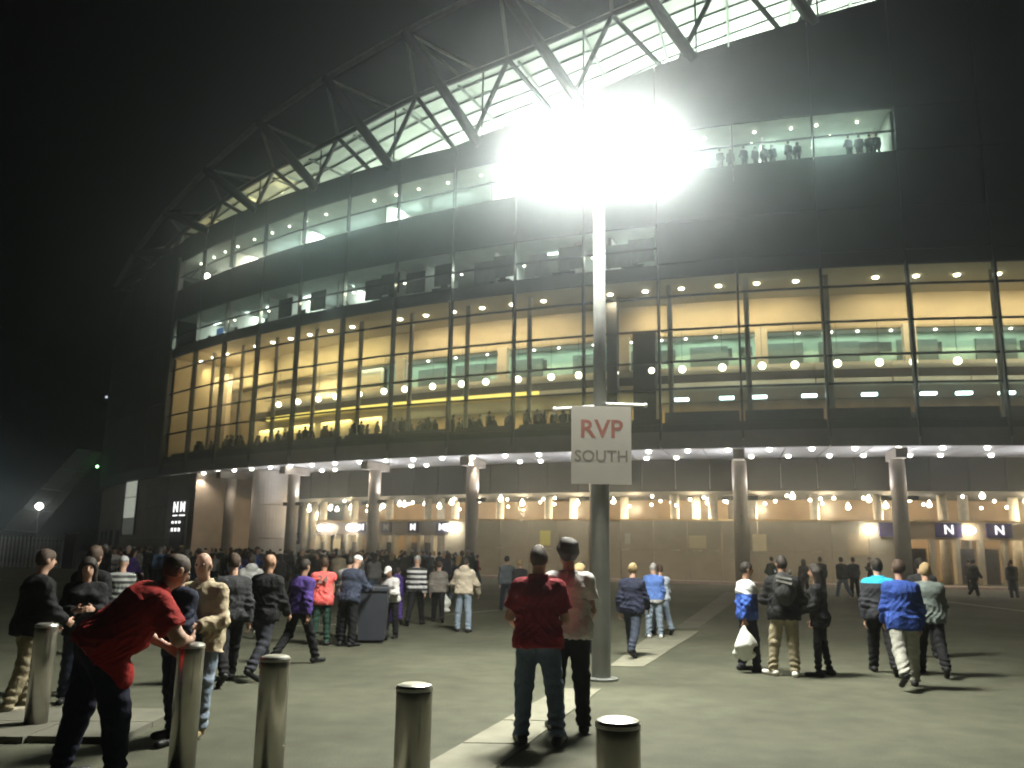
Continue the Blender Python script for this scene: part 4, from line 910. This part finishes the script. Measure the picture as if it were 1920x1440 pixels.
person('person in navy jacket and white cap leaning over the bin', -2.72, 15.0, -30, 1.66, dict(lean=12, hlean=20, arm=((25, 10, 60, 20), (30, 10, 50, 20))), cloth('slate navy', (.045, .055, .09)), BLK, hair=('cap', 'white'), h=.014, b=1.1, o=.036, hem=.1)
person('person in white top behind the wheeled bin', -2.20, 16.5, 160, 1.45, dict(lean=14, hlean=25, arm=FRONT['arm']), WH, BLK, hair=('cap', 'white'), h=.016, o=.03, skin=1)
person('small figure in purple hoodie left of the striped jumper', -2.50, 19.6, 10, 1.36, WALK, PURP, PURP, hair=('short', 'dark'), h=.018, o=.034, hood=True)
person('person in black and white banded jumper and knitted hat', -2.04, 19.3, -4, 1.66, WALK2, banded('banded jumper', ((.03, .03, .035), (.58, .58, .6)), .06), BLK, hair=('beanie', 'knit'), h=.017, o=.03, topname='jumper')
pg, JG = person('person in taupe jacket carrying a pale carrier bag', -1.62, 20.2, 4, 1.52, WALK, cloth('taupe', (.20, .18, .16)), BLK, hair=('short', 'brown'), h=.018, o=.036)
person('person in beige hoodie and pale blue jeans walking away', -.92, 17.9, -6, 1.62, dict(lean=8, hlean=28, leg=((6, 5, 4), (-4, 5, 5)), arm=((14, 22, 30, 10), (10, 24, 20, 5))), cloth('oat hoodie', (.44, .38, .30)), JEANL, hair=('short', 'dark'), h=.0155, o=.04, hood=True, topname='hoodie')
# the pair in front of the lamp post
person('man in crimson polo shirt and jeans seen from behind by the paving strip', .26, 7.72, -4, 1.80, dict(lean=1, hlean=2, hyaw=-6, leg=((2, 5, 3), (-8, 9, 8)), arm=((6, 20, 62, 20), (10, 16, 66, 26)), tout=(16, 14)), CRIM, JEAN, hair=('short', 'brown'), h=.0086, b=1.08, o=.026, lo=.020, sleeve=.74, hem=.09, topname='polo_shirt', collar=True)
person('taller man in white T-shirt and black trousers beyond the crimson shirt', .57, 8.25, 6, 1.87, dict(lean=4, hlean=8, hyaw=25, leg=((3, 4, 3), (-3, 3, 4)), arm=((6, 14, 30, 10), (8, 12, 40, 14))), WH, BLK, hair=('curly', 'dark'), h=.0105, b=1.04, o=.026, sleeve=.62, hem=.1, topname='t_shirt', skin=1)
wk, JW = person('blond person in grey jacket striding past the lamp post', 1.08, 14.3, -78, 1.62, dict(lean=6, leg=((30, 3, 6), (-24, 3, 20)), arm=((10, 8, 20, 5), (-10, 8, 20, 5)), toe=(0, 30)), GREY, BLK, hair=('long', 'blond'), h=.014, o=.03)
person('person in dark top with white shoulder stripe behind the blond walker', 1.30, 16.2, -60, 1.60, WALK, banded('white stripe top', ((.02, .02, .022), (.6, .6, .6)), None, 1.28), BLK, hair=('short', 'dark'), h=.016, o=.03)
person('person in slate jacket far behind the crimson shirt', -.06, 24.5, 10, 1.66, WALK, cloth('slate', (.10, .12, .14)), JEAND, hair=('short', 'dark'), h=.02, o=.03)
person('blond person in dark coat far behind the crimson shirt', .28, 23.5, -20, 1.56, WALK2, CHAR, BLK, hair=('short', 'blond'), h=.02, o=.036)
person('man in navy jacket with grey hood right of the lamp post', 1.98, 14.1, -30, 1.62, WALK, NAVY, cloth('blue black jeans', (.04, .05, .075)), hair=('short', 'blond'), h=.0135, b=1.05, o=.038, hem=.1)
person('man in royal blue shirt with white hem and pale jeans', 2.86, 17.3, 0, 1.56, STD, banded('blue white shirt', ((.62, .62, .62), (.10, .20, .55)), None, .80), JEANL, shoes=(.7, .7, .7), hair=('buzz', 'grey'), h=.014, b=1.08, o=.03, hem=.12, topname='shirt')
person('person in white shirt half hidden beside the royal blue shirt', 3.12, 18.0, 10, 1.55, WALK, cloth('pale blue white', (.50, .56, .66)), JEANL, hair=('short', 'brown'), h=.016, o=.03, topname='shirt')
bg_, JB = person('man in white and blue jacket holding a white carrier bag', 3.42, 12.6, -85, 1.64, dict(lean=-2, hlean=0, leg=((-4, 4, 3), (8, 4, 6)), arm=((-6, 10, 14, 4), (-18, 8, 10, 4))), banded('white blue jacket', ((.03, .09, .40), (.60, .62, .62)), None, 1.17), cloth('ink trousers', (.022, .024, .035)), hair=('short', 'dark'), skin=1, h=.012, b=1.02, o=.036, hem=.1, curl=55)
bp_, JP = person('man in black jacket with rucksack, khaki trousers and white trainers', 3.80, 12.15, -14, 1.74, dict(lean=3, hlean=6, hyaw=20, leg=((2, 9, 4), (-2, 3, 4)), arm=((14, 20, 70, 30), (12, 20, 76, 30)), tout=(40, 10)), BLK, KHAKI, shoes=(.7, .68, .62), hair=('short', 'dark'), skin=1, h=.0115, b=1.1, o=.036, hem=.12)
person('dark haired woman all in black facing the man with rucksack', 4.30, 12.2, 62, 1.62, dict(lean=0, leg=((4, 4, 4), (-4, 5, 6)), arm=((10, 10, 60, 25), (4, 10, 20, 8))), BLK, BLK, hair=('long', 'dark'), skin=1, h=.0115, fem=True, b=.92, o=.024, lo=.006, hem=.16, topname='coat')
person('man in dark jacket with bright cyan collar', 5.28, 12.5, -18, 1.76, WALK, banded('cyan collar jacket', ((.02, .022, .03), (.02, .40, .62)), None, 1.36), BLK, hair=('short', 'dark'), h=.0125, b=1.1, o=.036, hem=.1, collar=True)
person('man in royal blue jacket and pale grey trousers walking away', 5.04, 11.25, -12, 1.74, dict(lean=5, leg=((-22, 3, 26), (18, 4, 6)), arm=((10, 8, 24, 8), (-6, 10, 20, 8)), toe=(34, 0)), BLUE, STONEC, shoes=(.03, .03, .03), hair=('short', 'brown'), h=.0115, b=1.06, o=.034, lo=.026, hem=.14)
person('fair haired person in grey green jacket and black trousers', 5.92, 12.4, -16, 1.70, WALK, cloth('sage grey', (.15, .18, .17)), BLK, hair=('short', 'blond'), h=.0125, b=1.08, o=.036, hem=.1)
person('dark haired person in dark coat beyond the sage jacket', 6.9, 14.6, -10, 1.74, STD, CHAR, BLK, hair=('short', 'dark'), h=.016, o=.036)

# ---- things carried
def carrier(name, label, p, w, hgt, m, rz=0, cat='bag'):
    o = empty(name, p, rz); tag(o, label, cat)
    F = Field((-w, -w*.5, -hgt*1.1), (w, w*.5, .1), .014)
    F.ell((0, 0, -hgt*.64), (w*.50, w*.26, hgt*.36), np.eye(3), .03); F.cap((0, 0, -hgt*.02), (0, 0, -hgt*.55), .015, w*.33, .05, vec(1, 0, 0), 1.1)
    F.cap((-w*.34, 0, -hgt*.82), (w*.36, 0, -hgt*.86), w*.14, w*.16, .04); F.wrinkle(.016, 5)
    obj('sack', F.mesh('sack', m), o); obj('handle', MB().tube((-.03, 0, -.06), (0, 0, .02), .008, n=6).tube((.03, 0, -.06), (0, 0, .02), .008, n=6).mesh('handle', m), o)
    return o
PLASTIC = mat('white carrier plastic', (.72, .74, .70), .4, 0, .06, 6)
w = world(bg_, JB['wri', -1]+unit(JB['wri', -1]-JB['elb', -1])*.09)
w = world(bg_, JB['wri', 1]+unit(JB['wri', 1]-JB['elb', 1])*.10); carrier('carrier_bag', 'bulging white plastic carrier bag held by the blue and white jacket', w, .36, .50, PLASTIC, R_(10))
w = world(pg, JG['wri', 1]+unit(JG['wri', 1]-JG['elb', 1])*.10); carrier('carrier_bag', 'small pale carrier bag held by the taupe jacket', w, .26, .46, PLASTIC)
w = world(wk, JW['wri', 1]+unit(JW['wri', 1]-JW['elb', 1])*.09); carrier('carrier_bag', 'red and white bag swinging from the blond walker', w, .30, .38, banded('red white bag', ((.62, .09, .07), (.6, .58, .56)), None, -.10), R_(20))
u_, f_, r_ = JP['up'], JP['fwd'], JP['rgt']; o = empty('rucksack', world(bp_, JP['chest']-f_*.24), R_(-14)); tag(o, 'charcoal rucksack with grey bands on the back of the black jacket', 'rucksack')
F = Field((-.25, -.25, -.35), (.25, .2, .32), .012); F.ell((0, -.03, -.04), (.165, .105, .25), np.eye(3), .02); F.ell((0, -.10, -.10), (.12, .07, .13), np.eye(3), .03); F.wrinkle(.006, 9)
obj('sack', F.mesh('sack', cloth('rucksack', (.035, .036, .038))), o)
for z, a in ((.06, 12), (.12, 10)): obj('band', MB().box((0, -.13+.012*(z > .1), z), (.22, .02, .03), Matrix.Rotation(R_(a), 3, 'Y')).mesh('band', cloth('pale band', (.4, .4, .38))), o)
for s in (-1, 1): obj('strap', MB().tube((s*.10, .02, .18), (s*.11, .12, .22), .018, n=6).mesh('strap', cloth('rucksack', (.035, .036, .038))), o)

# ------------------------------------------------------------------ crowd: a handful of figures, each copied as an individual
def figure(H, pose, fem, hair, h=.032, b=1.0, o=.035):
    J = skeleton(H, pose); out = [('person', build_body(J, h, b, True, 25, fem).mesh('crowd_body', SKIN[0]))]
    out.append(('jacket', build_top(J, h, b, o, 2, .1, 3, fem=fem).mesh('jacket', BLK))); out.append(('trousers', build_legs(J, h, b, .022, 4).mesh('trousers', BLK)))
    out.append(('hair', build_hair(J, .022, hair, 2).mesh('hair', HAIR['dark']))); return out
FIG = [figure(1.74, STD, False, 'short'), figure(1.62, STD, True, 'long'), figure(1.78, WALK, False, 'short', b=1.1), figure(1.66, WALK2, True, 'long'), figure(1.72, FRONT, False, 'buzz', b=1.08), figure(1.76, dict(lean=4, arm=((10, 10, 110, 30), (6, 10, 30, 10))), False, 'cap'), figure(1.55, WALK, False, 'short', b=.92)]
TOPS = {'black': BLK, 'navy': NAVY, 'charcoal': CHAR, 'brown': BRN, 'grey': GREY, 'white': WH, 'red': CRIM, 'blue': BLUE, 'azure': BLUEL, 'purple': PURP, 'beige': BGE, 'green': GRN}
def crowd(fig, x, y, z, yaw, tops, legs, hair, skin, label, group, scale=1.0, w=None):
    parts = FIG[fig]; ms = (SKIN[skin], TOPS[tops], legs, HAIR[hair]); root = None
    for (nm, me), m in zip(parts, ms):
        o = bpy.data.objects.new(nm, me); col.objects.link(o)
        o.material_slots[0].link = 'OBJECT'; o.material_slots[0].material = m
        if root is None:
            root = o; o.location = w if w is not None else (x*S, y*S, z); o.rotation_euler = (0, 0, R_(yaw)); o.scale = (scale,)*3; tag(o, label, 'person', group)
        else: o.parent = root
    return root
cr = random.Random(11)
def pick(): return cr.choices(list(TOPS), (26, 16, 14, 8, 9, 6, 3, 3, 2, 3, 3, 3))[0]
zones = [(-18.5, -9.5, 27, 58, 78, 'in crowd near fence'), (-10.5, -1.8, 26, 56, 78, 'in crowd at M gates')]
placed = []; seen = set()
def free(x, y, d=.62):
    if any((x-a)**2+(y-b)**2 < d*d for a, b in placed): return False
    placed.append((x, y)); return True
for x0, x1, y0, y1, n, ph in zones:
    c = 0; tries = 0
    while c < n and tries < 6000:
        tries += 1
        y = y0+(y1-y0)*cr.random()**.8; px = cr.uniform(210, 560) if 'fence' in ph else cr.uniform(560, 905)
        x = (px-962)/1600*y*1.02
        if math.hypot(x-CX, y-CY) < 82.0 or (math.hypot(x-CX, y-CY) < 88.5 and px < 560) or not free(x, y): continue
        if any(abs(x-cx_) < .8 and abs(y-cy_) < .8 for cx_, cy_ in ((-20.5, 62.8), (-15.3, 58.9), (-8.6, 54.6), (-2.2, 51))): continue
        tp = pick(); fi = cr.randrange(len(FIG)); yw = cr.choice((0, 10, -20, 180, 160, 90, -90, 40)); lg = cr.choice(('black', 'navy', 'charcoal', 'blue')); hr = cr.choices(('dark', 'brown', 'grey', 'blond', 'knit'), (6, 4, 2, 1, 1))[0]
        who = 'capped person in' if hr == 'knit' else '%s haired person in' % hr
        lb = '%s %s top, %s trousers, %s %s' % (who, tp, lg, 'facing away' if abs(yw) < 30 else 'facing the camera' if yw > 150 else 'side on', ph)
        if lb in seen and cr.random() < .97: placed.pop(); continue
        seen.add(lb)
        crowd(fi, x, y, 0, yw, tp, {'black': BLK, 'navy': JEAND, 'charcoal': CHAR, 'blue': JEAN}[lg], hr, cr.choice((0, 0, 1, 2)), lb, 'people ' + ph, cr.uniform(.95, 1.04)); c += 1
# past the individuals, the farthest heads merge into one dark mass
cvs, cfs = [], []
def mass(me, x, y, yaw, sc_):
    n = len(me.vertices); co = np.empty(n*3, np.float32); me.vertices.foreach_get('co', co); co = co.reshape(-1, 3)*sc_
    c_, s_ = math.cos(R_(yaw)), math.sin(R_(yaw)); b = len(cvs)
    cvs.extend(zip((co[:, 0]*c_-co[:, 1]*s_+x*S).tolist(), (co[:, 0]*s_+co[:, 1]*c_+y*S).tolist(), co[:, 2].tolist()))
    cfs.extend([tuple(i+b for i in p.vertices) for p in me.polygons])
c = 0; tries = 0
while c < 90 and tries < 4000:
    tries += 1
    y = cr.uniform(36, 57); px = cr.uniform(225, 900); x = (px-962)/1600*y*1.02; rr = math.hypot(x-CX, y-CY)
    if rr < 82.0 or (rr < 88.5 and px < 560) or not free(x, y, .5): continue
    for nm, me in FIG[cr.randrange(len(FIG))][:]: mass(me, x, y, cr.choice((0, 90, 180, 30)), .98) if nm != 'person' else None
    c += 1
cm = mesh_from('crowd', cvs, cfs, CHAR, True, False); co_ = obj('crowd', cm); co_['kind'] = 'stuff'; co_['label'] = 'far off mass of dark clothed people before the entrance'
# scattered people toward the N gates
for i, (x, y, f, yw, tp, lb) in enumerate(((11.9, 35.2, 1, 10, 'charcoal', 'long haired person in charcoal, leftmost of the pair near the wall'), (12.5, 35.0, 0, -10, 'charcoal', 'person in charcoal, right one of the pair near the wall'), (13.2, 34.6, 2, 10, 'black', 'person in black walking, first of the trio by the wall'), (13.75, 34.8, 0, 0, 'navy', 'person in navy, middle of the trio by the wall'), (14.4, 34.4, 3, -15, 'black', 'person in black, last of the trio by the wall'),
        (20.6, 50.5, 4, 100, 'brown', 'person in brown top alone against the bronze wall'), (19.9, 37.4, 2, -80, 'black', 'tall figure in black striding before the N gates'), (21.0, 36.4, 0, 0, 'charcoal', 'person in charcoal standing before the second N sign'), (21.9, 36.4, 1, 10, 'beige', 'person in beige top and dark trousers near the end of the gates'), (22.7, 36.8, 0, -10, 'black', 'person in black at the extreme edge near the N gates'),
        (10.2, 33.8, 4, 20, 'green', 'person in dark green half hidden behind the rucksack'), (18.6, 44.8, 5, 30, 'black', 'person in black and cap beside the concrete column'), (23.5, 44.5, 0, 20, 'brown', 'person in brown waiting at the first N turnstile'), (25.0, 43.5, 3, -30, 'purple', 'person in purple waiting under the N sign'))):
    if math.hypot(x-CX, y-CY) < 81.9: y -= 1.2
    crowd(f, x, y, 0, yw, tp, (BLK, JEAND, JEAN)[i % 3], ('dark', 'brown')[i % 2], (0, 1)[i % 2], lb, None)
# people behind the glass of the lower gallery
c = 0
while c < 78:
    t = cr.uniform(T0+1.2, -21.6); r = cr.choice((86.1, 85.7, 85.2, 84.6)); p = PP(t, r, 8.26)
    if not free(p.x+900, p.y, .5): continue
    crowd(cr.randrange(len(FIG)), 0, 0, 0, t+cr.uniform(-70, 70), cr.choice(('black', 'navy', 'charcoal', 'black', 'brown')), BLK, 'dark', cr.choice((1, 2, 2)), 'silhouetted person standing behind the glass of the lower gallery', 'silhouettes in the lower gallery', .97, Vector((CX*S, CY*S, 0))+p); c += 1
for t in (-11.3, -10.95, -10.6, -10.35, -13.1, -13.4, -14.0, -14.3, -14.6, -15.0, -15.5, -15.9):
    p = PP(t, 86.3, 22.22+tilt(t)); crowd(cr.choice((0, 1, 4)), 0, 0, 0, t+cr.uniform(-40, 40), cr.choice(('black', 'charcoal', 'navy')), BLK, 'dark', 0, 'silhouetted person behind the glass of the top gallery', 'silhouettes in the top gallery', 1.0, Vector((CX*S, CY*S, 0))+p)

# ------------------------------------------------------------------ bloom haze round the whole place, added to imitate lens bloom at the floodlight
hz = MB().box((0, 130, 26), (530, 390, 54)).mesh('haze', None)
hm = bpy.data.materials.new('bloom haze'); hm.use_nodes = True; n = hm.node_tree; n.nodes.clear()
pv = n.nodes.new('ShaderNodeVolumePrincipled'); pv.inputs['Color'].default_value = (.84, .92, 1, 1); pv.inputs['Density'].default_value = BLOOM_HAZE; pv.inputs['Anisotropy'].default_value = .935
o = n.nodes.new('ShaderNodeOutputMaterial'); n.links.new(pv.outputs[0], o.inputs['Volume']); hz.materials.append(hm)
h_ = obj('haze', hz); h_['kind'] = 'stuff'; h_['label'] = 'thin bloom haze added to imitate lens bloom round the floodlight'
